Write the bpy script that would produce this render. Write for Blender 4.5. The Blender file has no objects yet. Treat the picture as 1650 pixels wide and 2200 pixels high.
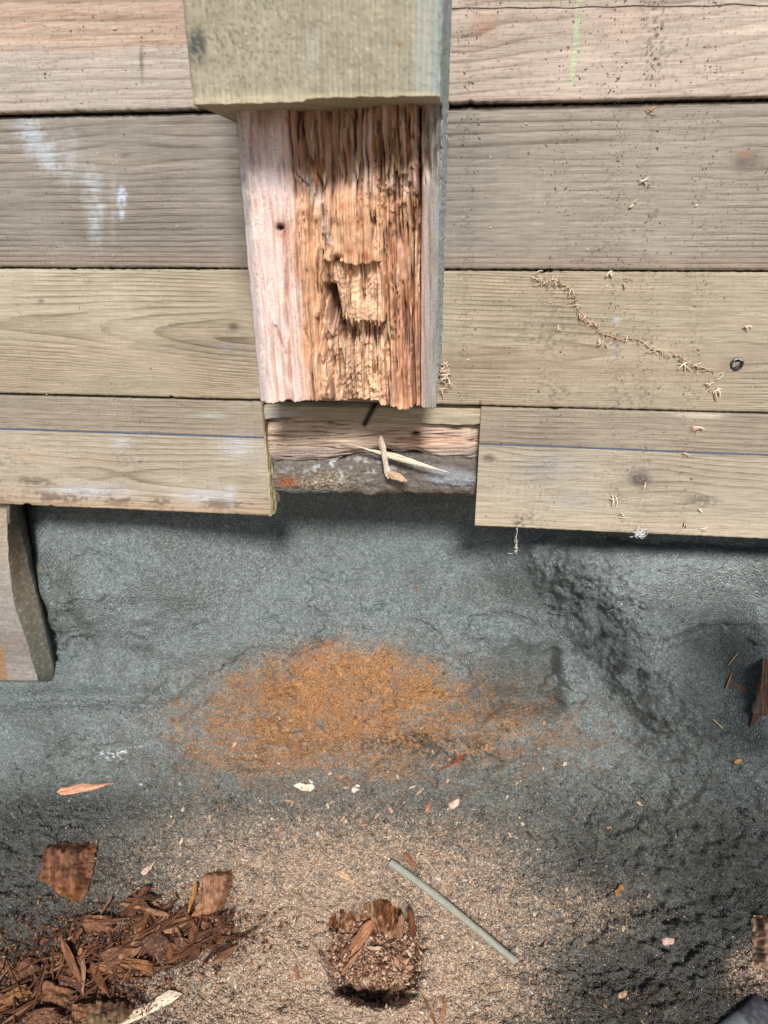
import bpy, math, random
import numpy as np
from mathutils import Matrix, Vector

random.seed(7)
RNG = np.random.default_rng(11)
sc = bpy.context.scene
COL = sc.collection

# ------------------------------------------------------------------ camera
W0, H0, F0 = 1650.0, 2200.0, 1450.0          # photo size and focal length in photo pixels
PITCH, YAW, ROLL = 0.41763, 0.11701, -0.00468
ZC = 0.95                                     # camera height above the datum
CAM = np.array([0.0, -0.75, ZC])
fw = np.array([-math.sin(YAW)*math.cos(PITCH), math.cos(YAW)*math.cos(PITCH), -math.sin(PITCH)])
rt = np.array([math.cos(YAW), math.sin(YAW), 0.0])
up = np.cross(rt, fw)
rt, up = rt*math.cos(ROLL)+up*math.sin(ROLL), -rt*math.sin(ROLL)+up*math.cos(ROLL)
cd = bpy.data.cameras.new('camera')
cam = bpy.data.objects.new('camera', cd)
COL.objects.link(cam)
cam.matrix_world = Matrix([[rt[0], up[0], -fw[0], CAM[0]], [rt[1], up[1], -fw[1], CAM[1]],
                           [rt[2], up[2], -fw[2], CAM[2]], [0, 0, 0, 1]])
cd.sensor_fit = 'VERTICAL'
cd.sensor_height = 36.0
cd.lens = F0/H0*36.0
cd.clip_start = 0.01
cd.clip_end = 200.0
cd.dof.use_dof = True
cd.dof.focus_distance = 0.80
cd.dof.aperture_fstop = 6.5
sc.camera = cam

# ------------------------------------------------------------------ light
SUN_EL, SUN_AZ = math.radians(39), math.radians(9)     # from the open side, a little to the right
world = bpy.data.worlds.new('World')
sc.world = world
world.use_nodes = True
wn = world.node_tree
sky = wn.nodes.new('ShaderNodeTexSky')
sky.sky_type = 'NISHITA'
sky.sun_disc = False
sky.sun_elevation = SUN_EL
sky.sun_rotation = math.pi - SUN_AZ
sky.air_density = 1.0
sky.dust_density = 1.5
sky.ozone_density = 1.0
wn.links.new(sky.outputs[0], wn.nodes['Background'].inputs[0])
wn.nodes['Background'].inputs[1].default_value = 0.060
sd = bpy.data.lights.new('sun', 'SUN')
sd.energy = 3.0
sd.angle = math.radians(11)
sd.color = (1.0, 0.98, 0.96)
sun = bpy.data.objects.new('sun', sd)
COL.objects.link(sun)
to_sun = Vector((math.sin(SUN_AZ)*math.cos(SUN_EL), -math.cos(SUN_AZ)*math.cos(SUN_EL), math.sin(SUN_EL)))
sun.rotation_euler = to_sun.to_track_quat('Z', 'Y').to_euler()
sun.location = (0.5, -2, 3)
vs = sc.view_settings
vs.view_transform = 'Standard'
vs.look = 'None'
vs.exposure = 0.80
sc.cycles.max_bounces = 5
sc.cycles.diffuse_bounces = 3
sc.cycles.glossy_bounces = 2
vs.gamma = 1.0

# ------------------------------------------------------------------ helpers
def proj(X):
    d = np.asarray(X, float)-CAM
    w = d@fw
    return W0/2+F0*(d@rt)/w, H0/2-F0*(d@up)/w

def ray(px, py):
    px = np.asarray(px, float); py = np.asarray(py, float)
    return fw + rt*((px-W0/2)/F0)[..., None] - up*((py-H0/2)/F0)[..., None]

def at(px, py, y=0.0):
    """point on the vertical plane y = const seen at a photo pixel"""
    d = ray(px, py)
    return CAM + d*((y-CAM[1])/d[..., 1])[..., None]

def lin(r, g, b):
    c = np.array([r, g, b], float)/255.0
    return np.where(c <= 0.04045, c/12.92, ((c+0.055)/1.055)**2.4)

_tab = {}
def _grad(seed):
    if seed not in _tab:
        r = np.random.default_rng(seed+100)
        a = r.random((256, 256))*2*np.pi
        _tab[seed] = (np.cos(a).astype(np.float32), np.sin(a).astype(np.float32))
    return _tab[seed]

def noise(x, y, seed=0):
    gx, gy = _grad(seed)
    x = np.asarray(x, float); y = np.asarray(y, float)
    xi = np.floor(x).astype(np.int64); yi = np.floor(y).astype(np.int64)
    fx = x-xi; fy = y-yi
    u = fx*fx*fx*(fx*(fx*6-15)+10); v = fy*fy*fy*(fy*(fy*6-15)+10)
    def g(i, j, dx, dy):
        a = (xi+i) & 255; b = (yi+j) & 255
        return gx[a, b]*dx+gy[a, b]*dy
    n = (g(0, 0, fx, fy)*(1-u)+g(1, 0, fx-1, fy)*u)*(1-v) + (g(0, 1, fx, fy-1)*(1-u)+g(1, 1, fx-1, fy-1)*u)*v
    return n*1.5

def fbm(x, y, o=4, seed=0, gain=0.5):
    s = 0; a = 1.0; t = 0
    for k in range(o):
        cr, sr = math.cos(0.5+1.1*k), math.sin(0.5+1.1*k)
        s = s+a*noise((x*cr-y*sr)*2**k+17.3*k, (x*sr+y*cr)*2**k-9.1*k, seed+k); t += a; a *= gain
    return s/t

def sst(a, b, x):
    t = np.clip((np.asarray(x, float)-a)/(b-a), 0, 1)
    return t*t*(3-2*t)

def blob(px, py, cx, cy, rx, ry, ang=0.0, p=2):
    c, s = math.cos(ang), math.sin(ang)
    dx = px-cx; dy = py-cy
    a = (dx*c+dy*s)/rx; b = (-dx*s+dy*c)/ry
    return np.exp(-(a*a+b*b)**(p/2))

def segd(px, py, pts):
    """distance in pixels to a polyline"""
    best = None
    for (x0, y0), (x1, y1) in zip(pts[:-1], pts[1:]):
        dx, dy = x1-x0, y1-y0
        t = np.clip(((px-x0)*dx+(py-y0)*dy)/(dx*dx+dy*dy), 0, 1)
        d = np.hypot(px-x0-t*dx, py-y0-t*dy)
        best = d if best is None else np.minimum(best, d)
    return best

def mixc(c, t, col):
    return c*(1-t[..., None])+np.asarray(col)*t[..., None]

def tag(o, label=None, cat=None, group=None, kind=None):
    if label: o['label'] = label
    if cat: o['category'] = cat
    if group: o['group'] = group
    if kind: o['kind'] = kind
    return o

def empty(name, loc):
    o = bpy.data.objects.new(name, None)
    o.empty_display_size = 0.02
    COL.objects.link(o); o.location = loc
    return o

def make_mesh(name, V, faces, attrs=None, mat=None, smooth=True):
    """faces: list of integer arrays (n,k) or lists of index lists"""
    me = bpy.data.meshes.new(name)
    V = np.asarray(V, np.float32).reshape(-1, 3)
    tot, idx = [], []
    for f in faces:
        if isinstance(f, np.ndarray):
            idx.append(f.reshape(-1)); tot.append(np.full(len(f), f.shape[1]))
        else:
            for g in f:
                idx.append(np.asarray(g)); tot.append(np.array([len(g)]))
    idx = np.concatenate(idx).astype(np.int32); tot = np.concatenate(tot).astype(np.int32)
    me.vertices.add(len(V)); me.vertices.foreach_set('co', V.ravel())
    me.loops.add(len(idx)); me.loops.foreach_set('vertex_index', idx)
    me.polygons.add(len(tot))
    st = np.concatenate([[0], np.cumsum(tot)[:-1]]).astype(np.int32)
    me.polygons.foreach_set('loop_start', st)
    me.polygons.foreach_set('loop_total', tot)
    me.polygons.foreach_set('use_smooth', np.full(len(tot), smooth, bool))
    for k, a in (attrs or {}).items():
        a = np.asarray(a, np.float32)
        if a.ndim >= 2 and a.shape[-1] == 3:
            a = a.reshape(-1, 3)
            at_ = me.attributes.new(k, 'FLOAT_COLOR', 'POINT')
            at_.data.foreach_set('color', np.concatenate([a, np.ones((len(a), 1), np.float32)], 1).ravel())
        else:
            at_ = me.attributes.new(k, 'FLOAT', 'POINT')
            at_.data.foreach_set('value', a.ravel())
    me.update(calc_edges=True)
    me.validate()
    if mat: me.materials.append(mat)
    return me

def link(name, me, parent=None, loc=None):
    o = bpy.data.objects.new(name, me)
    COL.objects.link(o)
    if parent is not None:
        o.parent = parent
    if loc is not None:
        o.location = loc
    return o

def obj(name, V, faces, attrs, mat, parent=None, origin=None, smooth=True):
    """origin: world origin of the object (children: relative to the parent's location)"""
    V = np.asarray(V, float).reshape(-1, 3)
    if origin is None:
        lo, hi = V.min(0), V.max(0)
        origin = np.array([(lo[0]+hi[0])/2, (lo[1]+hi[1])/2, lo[2]])
    me = make_mesh(name, V-origin, faces, attrs, mat, smooth)
    loc = Vector(origin)
    if parent is not None:
        q = parent
        while q is not None:
            loc = loc-q.location
            q = q.parent
    return link(name, me, parent, loc)

def grid_faces(nv, nu, close_u=False, off=0):
    i = np.arange(nv-1)[:, None]; j = np.arange(nu if close_u else nu-1)[None, :]
    j2 = (j+1) % nu
    return np.stack([(i*nu+j), (i*nu+j2), ((i+1)*nu+j2), ((i+1)*nu+j)], -1).reshape(-1, 4)+off

def sweep_faces(nv, nu):
    """closed tube of nv rings with caps"""
    return [grid_faces(nv, nu, True), [list(range(nu))[::-1], [(nv-1)*nu+k for k in range(nu)]]]

def sharp_sweep(G, A):
    """closed tube whose end caps have vertices of their own, so that the ends stay crisp"""
    nv, nu = G.shape[:2]
    n = nv*nu
    V = np.concatenate([G.reshape(-1, 3), G[0], G[-1]])
    A2 = {}
    for k, a in A.items():
        a = np.asarray(a)
        if a.ndim == 3: A2[k] = np.concatenate([a.reshape(-1, 3), a[0], a[-1]])
        else: A2[k] = np.concatenate([a.ravel(), a[0], a[-1]])
    return V, [grid_faces(nv, nu, True), [list(range(n, n+nu))[::-1], list(range(n+nu, n+2*nu))]], A2

# ------------------------------------------------------------------ materials
def nd(t, kind, **kw):
    n = t.nodes.new(kind)
    for k, v in kw.items():
        setattr(n, k, v)
    return n

class NT:
    def __init__(s, name):
        s.m = bpy.data.materials.new(name); s.m.use_nodes = True
        s.t = s.m.node_tree
        s.b = s.t.nodes['Principled BSDF']
        s.tc = nd(s.t, 'ShaderNodeTexCoord')
    def L(s, a, b): s.t.links.new(a, b)
    def attr(s, name, fac=False):
        n = nd(s.t, 'ShaderNodeAttribute', attribute_name=name)
        return n.outputs['Fac' if fac else 'Color']
    def noise(s, scale, vec=(1, 1, 1), detail=3.0, rough=0.55, off=(0, 0, 0)):
        mp = nd(s.t, 'ShaderNodeMapping')
        mp.inputs['Scale'].default_value = vec
        mp.inputs['Location'].default_value = off
        s.L(s.tc.outputs['Object'], mp.inputs['Vector'])
        n = nd(s.t, 'ShaderNodeTexNoise')
        n.inputs['Scale'].default_value = scale
        n.inputs['Detail'].default_value = detail
        n.inputs['Roughness'].default_value = rough
        s.L(mp.outputs[0], n.inputs['Vector'])
        return n.outputs['Fac']
    def math(s, op, a, b=None, c=None, clamp=False):
        n = nd(s.t, 'ShaderNodeMath', operation=op, use_clamp=clamp)
        for i, v in enumerate((a, b, c)):
            if v is None: continue
            if isinstance(v, (int, float)): n.inputs[i].default_value = v
            else: s.L(v, n.inputs[i])
        return n.outputs[0]
    def ramp(s, f, pts):
        n = nd(s.t, 'ShaderNodeValToRGB')
        e = n.color_ramp.elements
        while len(e) < len(pts): e.new(0.5)
        for k, (p, v) in enumerate(pts):
            e[k].position = p
            e[k].color = (v, v, v, 1) if isinstance(v, (int, float)) else (*v, 1)
        s.L(f, n.inputs[0])
        return n.outputs[0]
    def mix(s, f, a, b, blend='MIX'):
        n = nd(s.t, 'ShaderNodeMix', data_type='RGBA', blend_type=blend)
        if isinstance(f, (int, float)): n.inputs[0].default_value = f
        else: s.L(f, n.inputs[0])
        for i, v in ((6, a), (7, b)):
            if isinstance(v, tuple): n.inputs[i].default_value = (*v, 1)
            else: s.L(v, n.inputs[i])
        return n.outputs[2]
    def scale_col(s, col, f):
        n = nd(s.t, 'ShaderNodeVectorMath', operation='SCALE')
        s.L(col, n.inputs[0]); s.L(f, n.inputs['Scale'])
        return n.outputs[0]
    def finish(s, col, height=None, strength=0.5, dist=0.001, rough=0.85, spec=0.2):
        s.L(col, s.b.inputs['Base Color'])
        if isinstance(rough, (int, float)): s.b.inputs['Roughness'].default_value = rough
        else: s.L(rough, s.b.inputs['Roughness'])
        s.b.inputs['Specular IOR Level'].default_value = spec
        if height is not None:
            bm = nd(s.t, 'ShaderNodeBump')
            bm.inputs['Strength'].default_value = strength
            bm.inputs['Distance'].default_value = dist
            s.L(height, bm.inputs['Height'])
            s.L(bm.outputs[0], s.b.inputs['Normal'])
        return s.m

def wood_mat(name, axis='X', late=0.4, fibre=0.35, late_tint=(0.50, 0.44, 0.39), speck=0.5, line=None, linew=0.0011, off=0.0, bump=0.5):
    s = NT(name)
    ks = {'X': (6, 60, 420), 'Z': (420, 60, 6)}[axis]
    k2 = {'X': (45, 300, 800), 'Z': (800, 300, 45)}[axis]
    n1 = s.noise(1.0, ks, 3, 0.6, (off, off, off))
    n2 = s.noise(1.0, k2, 2, 0.6, (off, 0, off))
    nw = s.noise(9.0, (1, 1, 1), 1, 0.5, (off, 3, 0))
    ring = s.math('ADD', s.attr('ring', True), s.math('MULTIPLY', n1, 0.18))
    fr = s.math('FRACT', ring)
    lt = s.ramp(fr, [(0.0, 0.0), (0.35, 0.04), (0.72, 0.35), (0.9, 1.0), (0.985, 0.75), (1.0, 0.0)])
    var = s.ramp(nw, [(0.36, 0.15), (0.62, 1.0)])
    lfac = s.math('MULTIPLY', s.math('MULTIPLY', lt, var), late)
    base = s.attr('col')
    c = s.mix(lfac, base, s.mix(1.0, base, late_tint, 'MULTIPLY'))
    f1 = s.math('ADD', s.math('MULTIPLY', n1, fibre*1.1), 1-fibre*0.55)
    f2 = s.math('ADD', s.math('MULTIPLY', n2, fibre*2.2), 1-fibre*1.1)
    sm = s.noise(1.0, {'X': (240, 4, 7), 'Z': (7, 4, 240)}[axis], 2, 0.5, (off, 6, 1))
    f3 = s.math('ADD', s.math('MULTIPLY', sm, 0.16), 0.92)
    c = s.scale_col(c, s.math('MULTIPLY', s.math('MULTIPLY', f1, f2), f3))
    # hairline checks along the grain and blotchy weathering
    kc = {'X': (3.0, 20, 210), 'Z': (210, 20, 3.0)}[axis]
    ck = s.math('ABSOLUTE', s.math('SUBTRACT', s.noise(1.0, kc, 2, 0.5, (off, 2, 9)), 0.5))
    ck = s.math('MULTIPLY', s.ramp(ck, [(0.0, 1.0), (0.012, 0.0)]), s.ramp(nw, [(0.5, 0.0), (0.62, 0.55)]))
    c = s.mix(ck, c, s.mix(1.0, c, (0.35, 0.3, 0.27), 'MULTIPLY'))
    # dirt specks and dust
    d1 = s.noise(420.0, (1, 1, 1), 2, 0.6, (off, 1, 2))
    dm = s.noise(14.0, (1, 1, 1), 1, 0.6, (off, 5, 2))
    dk = s.math('MULTIPLY', s.ramp(d1, [(0.63, 0.0), (0.70, 1.0)]), s.ramp(dm, [(0.42, 0.1), (0.62, 1.0)]))
    c = s.mix(s.math('MULTIPLY', dk, speck), c, (0.045, 0.04, 0.035))
    if line is not None:
        ln = s.attr('line', True)
        wob = s.math('MULTIPLY', s.math('SUBTRACT', s.noise(60.0), 0.5), 0.0012)
        ab = s.math('ABSOLUTE', s.math('ADD', ln, wob))
        mk = s.math('SUBTRACT', 1.0, s.math('DIVIDE', ab, linew), clamp=True)
        mk = s.math('MULTIPLY', mk, s.ramp(s.noise(300.0, off=(4, 4, 4)), [(0.3, 1.1), (0.7, 2.4)]), clamp=True)
        c = s.mix(mk, c, line)
    h = s.math('ADD', s.math('MULTIPLY', lt, 0.35), s.math('ADD', s.math('MULTIPLY', n1, 0.6), s.math('MULTIPLY', n2, 0.5)))
    h = s.math('ADD', h, s.math('MULTIPLY', dk, 0.9))
    return s.finish(c, h, bump, 0.0009, 0.82, 0.15)

def rot_mat(name, axis='Z', fibre=0.4, bump=0.7, crumb=0.35):
    s = NT(name)
    ks = {'X': (14, 140, 420), 'Z': (420, 140, 14), 'B': (340, 9, 9)}[axis]
    n1 = s.noise(1.0, ks, 4, 0.65)
    n3 = s.noise(700.0, (1, 1, 1), 3, 0.65)
    base = s.attr('col')
    f1 = s.math('ADD', s.math('MULTIPLY', n1, fibre*2), 1-fibre)
    f3 = s.math('ADD', s.math('MULTIPLY', n3, crumb*2), 1-crumb)
    c = s.scale_col(base, s.math('MULTIPLY', f1, f3))
    h = s.math('ADD', n1, s.math('MULTIPLY', n3, 0.8))
    return s.finish(c, h, bump, 0.0012, 0.8, 0.2)

def soil_mat():
    """sand: every grain has its own tone; rust dust and sawdust replace grains one by one"""
    s = NT('soil')
    v = nd(s.t, 'ShaderNodeTexVoronoi', feature='F1')
    v.inputs['Scale'].default_value = 500.0
    s.L(s.tc.outputs['Object'], v.inputs['Vector'])
    sp = nd(s.t, 'ShaderNodeSeparateColor')
    s.L(v.outputs['Color'], sp.inputs[0])
    n2 = s.noise(110.0, (1, 1, 1), 3, 0.65, (3, 1, 4))
    tone_ = s.ramp(sp.outputs[0], [(0.0, 0.72), (0.5, 0.97), (0.9, 1.22), (1.0, 1.6)])
    big = s.math('ADD', s.math('MULTIPLY', n2, 0.9), 0.55)
    c = s.scale_col(s.attr('col'), s.math('MULTIPLY', tone_, big))
    def grains(rnd, amount, soft):
        g_ = s.math('ADD', s.math('DIVIDE', s.math('SUBTRACT', amount, rnd), soft), 0.5, clamp=True)
        return s.math('MULTIPLY', g_, s.math('MULTIPLY', amount, 3.5, clamp=True))
    og = grains(sp.outputs[1], s.math('MULTIPLY', s.attr('rust', True), s.math('ADD', n2, 0.5)), 1.1)
    oc = s.ramp(sp.outputs[2], [(0.0, tuple(lin(146, 98, 58)*0.88)), (0.5, tuple(lin(178, 124, 74)*0.9)), (1.0, tuple(lin(198, 148, 96)*0.9))])
    c = s.mix(s.math('MULTIPLY', og, 0.92), c, s.scale_col(oc, big))
    sg = grains(sp.outputs[2], s.math('MULTIPLY', s.attr('dust', True), s.math('ADD', n2, 0.5)), 0.8)
    sc_ = s.ramp(sp.outputs[0], [(0.0, tuple(lin(158, 130, 106)*0.9)), (0.4, tuple(lin(184, 156, 130)*0.92)), (0.8, tuple(lin(200, 174, 148)*0.93)), (1.0, tuple(lin(222, 202, 180)*0.95))])
    c = s.mix(s.math('MULTIPLY', sg, 0.95), c, s.scale_col(sc_, big))
    h = s.math('SUBTRACT', n2, s.math('MULTIPLY', v.outputs['Distance'], 1.1))
    return s.finish(c, h, 1.0, 0.0028, 0.9, 0.15)

def flake_mat(name, rough=0.75):
    s = NT(name)
    n = s.noise(500.0, (1, 1, 1), 2, 0.6)
    c = s.scale_col(s.attr('col'), s.math('ADD', s.math('MULTIPLY', n, 0.6), 0.7))
    return s.finish(c, n, 0.3, 0.0006, rough, 0.2)

BLUE = tuple(lin(84, 92, 112)*0.8)
M_PLANK = [wood_mat('plank_wood_a', late=0.7, fibre=0.42, off=1.0, line=(0.03, 0.02, 0.015), linew=0.0012),
           wood_mat('plank_wood_b', late=1.0, fibre=0.42, off=4.0),
           wood_mat('plank_wood_c', late=1.0, fibre=0.42, off=8.0),
           wood_mat('plank_wood_d', late=0.8, fibre=0.42, off=12.0, line=BLUE, linew=0.0017)]
M_BLOCK = wood_mat('post_wood', axis='Z', late=0.45, fibre=0.32, off=21.0, speck=0.8)
M_ROT = rot_mat('rotten_wood')
M_ROTX = rot_mat('split_wood', 'X')
def spl_mat():
    s = NT('splinter_wood')
    n1 = s.noise(1.0, (2.5, 9, 9), 3, 0.65)
    n2 = s.noise(1.0, (30, 12, 9), 2, 0.6, (3, 3, 3))
    c = s.scale_col(s.attr('col'), s.math('MULTIPLY', s.ramp(n1, [(0.32, 0.45), (0.5, 1.0), (0.68, 1.5)]), s.ramp(n2, [(0.35, 0.75), (0.65, 1.25)])))
    h = s.math('ADD', n1, s.math('MULTIPLY', n2, 0.4))
    return s.finish(c, h, 1.0, 0.002, 0.85, 0.15)
M_SPL = spl_mat()
M_BLK = rot_mat('rotten_block_wood', 'B', fibre=0.45, bump=0.9, crumb=0.28)
M_SOIL = soil_mat()
M_FLAKE = flake_mat('wood_flakes')

# ------------------------------------------------------------------ ground: bank behind the missing boards, talus and floor
_rows = np.array([1040, 1120, 1300, 1400, 1500, 1600, 1700, 1800, 2000, 2200, 2400], float)
_ys = np.array([.165, .150, .100, .070, .040, .004, -.032, -.073, -.162, -.252, -.335])
_phi = PITCH+np.arctan((_rows-1100)/F0)
_zs = ZC-(_ys+0.75)*np.tan(_phi)
# a smooth curve through the control points
_fine = np.linspace(1040, 2400, 700)
def _smooth(a):
    v = np.interp(_fine, _rows, a)
    k = np.hanning(61); k /= k.sum()
    vp = np.concatenate([np.full(30, v[0])+np.arange(-30, 0)*(v[1]-v[0]), v, v[-1]+np.arange(1, 31)*(v[-1]-v[-2])])
    return np.convolve(vp, k, 'valid')
_yf, _zf = _smooth(_ys), _smooth(_zs)
_ty, _tz = np.gradient(_yf), np.gradient(_zf)
_l = np.hypot(_ty, _tz)
_ny, _nz = _tz/_l, -_ty/_l            # outward: towards -y and +z

def ground_disp(px, py, x, full=True):
    """height over the smooth profile, metres, from the place on the bank"""
    low = sst(1620, 1760, py)                       # loose floor against firm bank
    d = 0.013*fbm(px/230, py/180, 3, 1)
    d = d+0.0026*fbm(px/60, py/45, 4, 5)*(0.7+1.6*low)
    d = d+0.0016*fbm(px/15, py/12, 3, 9)*(0.25+2.2*low)
    g = fbm(px/5.5, py/5, 2, 12)
    d = d+0.0010*g*(0.8+0.9*low)+0.0009*np.maximum(g-0.1, 0)*low*2
    # crusts that broke away leave a few little scarps
    t = fbm(px/330+3, py/190, 5, 13, 0.6)*2.2
    ft = t-np.floor(t)
    pat = sst(0.0, 0.25, fbm(px/170, py/130, 2, 19))
    d = d+0.0085*sst(0.0, 0.07, ft)*(1-sst(0.07, 0.8, ft))*sst(1180, 1300, py)*(1-low*0.6)*pat
    d = d-0.040*blob(px, py, 790, 1120, 260, 120, 0, 3)        # hollow under the missing board
    d = d+0.050*(1-sst(330, 620, px))*(1-sst(1240, 1400, py))+0.040*sst(1010, 1180, px)*(1-sst(1190, 1330, py))
    # right buttress, pushed forward behind the next bay
    diag = (px-1130)-(py-1150)*0.62                  # >0 to the right of the ridge line
    diag = diag+26*fbm(px/90, py/70, 3, 22)
    ridge = np.exp(-np.where(diag < 30, (diag-30)/60, (diag-30)/110)**2)*sst(1120, 1210, py)*(1-sst(1520, 1720, py))
    d = d+0.054*ridge*(0.7+0.9*fbm(px/40, py/60, 4, 21, 0.6))
    d = d+0.034*sst(0, 160, diag)*(1-sst(1230, 1420, py))*sst(1150, 1205, py)
    d = d-0.022*blob(px, py, 1500, 1390, 70, 90)
    st = fbm((px-py*0.75+14*noise(px/50, py/50, 31))/22, (px+py)/110, 4, 30, 0.65)      # scrape marks along the diagonal
    d = d+0.0045*st*np.exp(-((diag-40)/130)**2)*(1-sst(1450, 1600, py))
    # scoop with a firm right edge
    sc1 = sst(960, 1060, px)*(1-sst(1190, 1216, px+14*fbm(py/34, px/90, 3, 33)-0.10*(py-1450)))*sst(1362, 1420, py+26*fbm(px/60, py/90, 3, 34))*(1-sst(1500, 1560, py))
    d = d-0.030*sc1
    d = d+0.016*blob(px, py, 1080, 1462, 90, 26, 0.25)
    sc2 = sst(330, 360, px+16*fbm(py/35, px/80, 3, 35))*(1-sst(440, 600, px))*sst(1395, 1440, py-(px-420)*-0.10+8*noise(px/40, py*0, 36))*(1-sst(1480, 1540, py))
    d = d-0.012*sc2
    # mound of rusty dust
    d = d+0.018*blob(px, py, 740, 1540, 270, 110)
    d = d+0.004*sst(-0.1, 0.5, fbm(px/26, py/20, 4, 45))*blob(px, py, 780, 1580, 380, 110)
    # left bench
    d = d+0.009*sst(1470, 1500, py-12*fbm(px/70, py/60, 3, 44))*(1-sst(250, 420, px))*(1-sst(1560, 1640, py))
    d = d+0.010*blob(px, py, 170, 1560, 190, 70)
    d = d-0.012*blob(px, py, 60, 1690, 140, 40)
    d = d+0.010*blob(px, py, 190, 1770, 120, 45)
    # clods left and right
    d = d+0.007*sst(-0.1, 0.3, fbm(px/45, py/38, 3, 41))*(blob(px, py, 80, 1850, 180, 130)+blob(px, py, 1480, 1760, 280, 120)+blob(px, py, 1440, 2030, 220, 130))*2.4
    # hollow at lower right
    d = d-0.014*blob(px, py, 1300, 2080, 110, 55)-0.012*blob(px, py, 1450, 1960, 160, 45)-0.02*blob(px, py, 1590, 1915, 90, 30)
    d = d+0.010*blob(px, py, 1340, 2000, 120, 30)
    # soil wedge by the right stub
    d = d+0.050*sst(1535, 1610, px-(py-1400)*0.05)*sst(1230, 1420, py)*(1-sst(1560, 1690, py))
    d = d+0.085*(1-sst(60, 230, px-(py-1250)*0.25))*sst(1050, 1110, py)*(1-sst(1260, 1400, py))*sst(105, 175, px-(py-1250)*0.12)*(0.8+0.5*fbm(px/40, py/60, 3, 43))
    # gap under the heap at lower left
    d = d-0.02*blob(px, py, 150, 2110, 190, 80)
    for pts, wd, hh in (([(1290, 1150), (1380, 1165), (1480, 1160), (1560, 1172), (1660, 1168)], 5, .008), ([(1590, 1338), (1550, 1342), (1500, 1352), (1450, 1372)], 4, .008), ([(205, 1192), (228, 1180), (262, 1186), (290, 1204)], 4, .005),
                        ([(765, 1304), (790, 1318), (815, 1300)], 4, .005), ([(350, 1506), (385, 1494), (400, 1478), (425, 1462)], 4, .006), ([(0, 1532), (80, 1512), (200, 1508), (330, 1516)], 7, .007), ([(890, 1330), (930, 1352), (960, 1392)], 4, .005),
                        ([(140, 1392), (165, 1370), (190, 1362), (200, 1384)], 4, .006), ([(420, 1345), (450, 1338)], 4, .005), ([(1010, 1330), (1090, 1318), (1150, 1340)], 4, .006), ([(700, 1250), (760, 1242)], 5, .003), ([(560, 1390), (640, 1400), (690, 1380)], 4, .005)):
        q = segd(px+7*fbm(px/14, py/14, 3, 55), py+7*fbm(px/14+9, py/14, 3, 57), pts)
        d = d-hh*np.exp(-(q/wd)**2)+0.35*hh*np.exp(-((q-wd*3.5)/(wd*2))**2)
    # hole round the stump
    if full:
        e = np.hypot((px-806)/112, (py-2048)/118)
        e = e+0.26*fbm(px/55, py/55, 4, 51)
        d = d-0.044*(1-sst(0.72, 1.06, e))-0.040*blob(px+26*fbm(px/40, py/40, 3, 58), py+14*fbm(px/30+5, py/30, 3, 59), 800, 2132, 84, 22, 0.12, 3)-0.02*(1-sst(0.5, 0.9, np.hypot((px-850)/60, (py-1985)/26)))+0.012*(1-sst(0.0, 0.7, e))*(0.6+1.3*fbm(px/25, py/25, 3, 53))
        d = d+0.004*np.exp(-((e-1.1)/0.12)**2)
    return d

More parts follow.
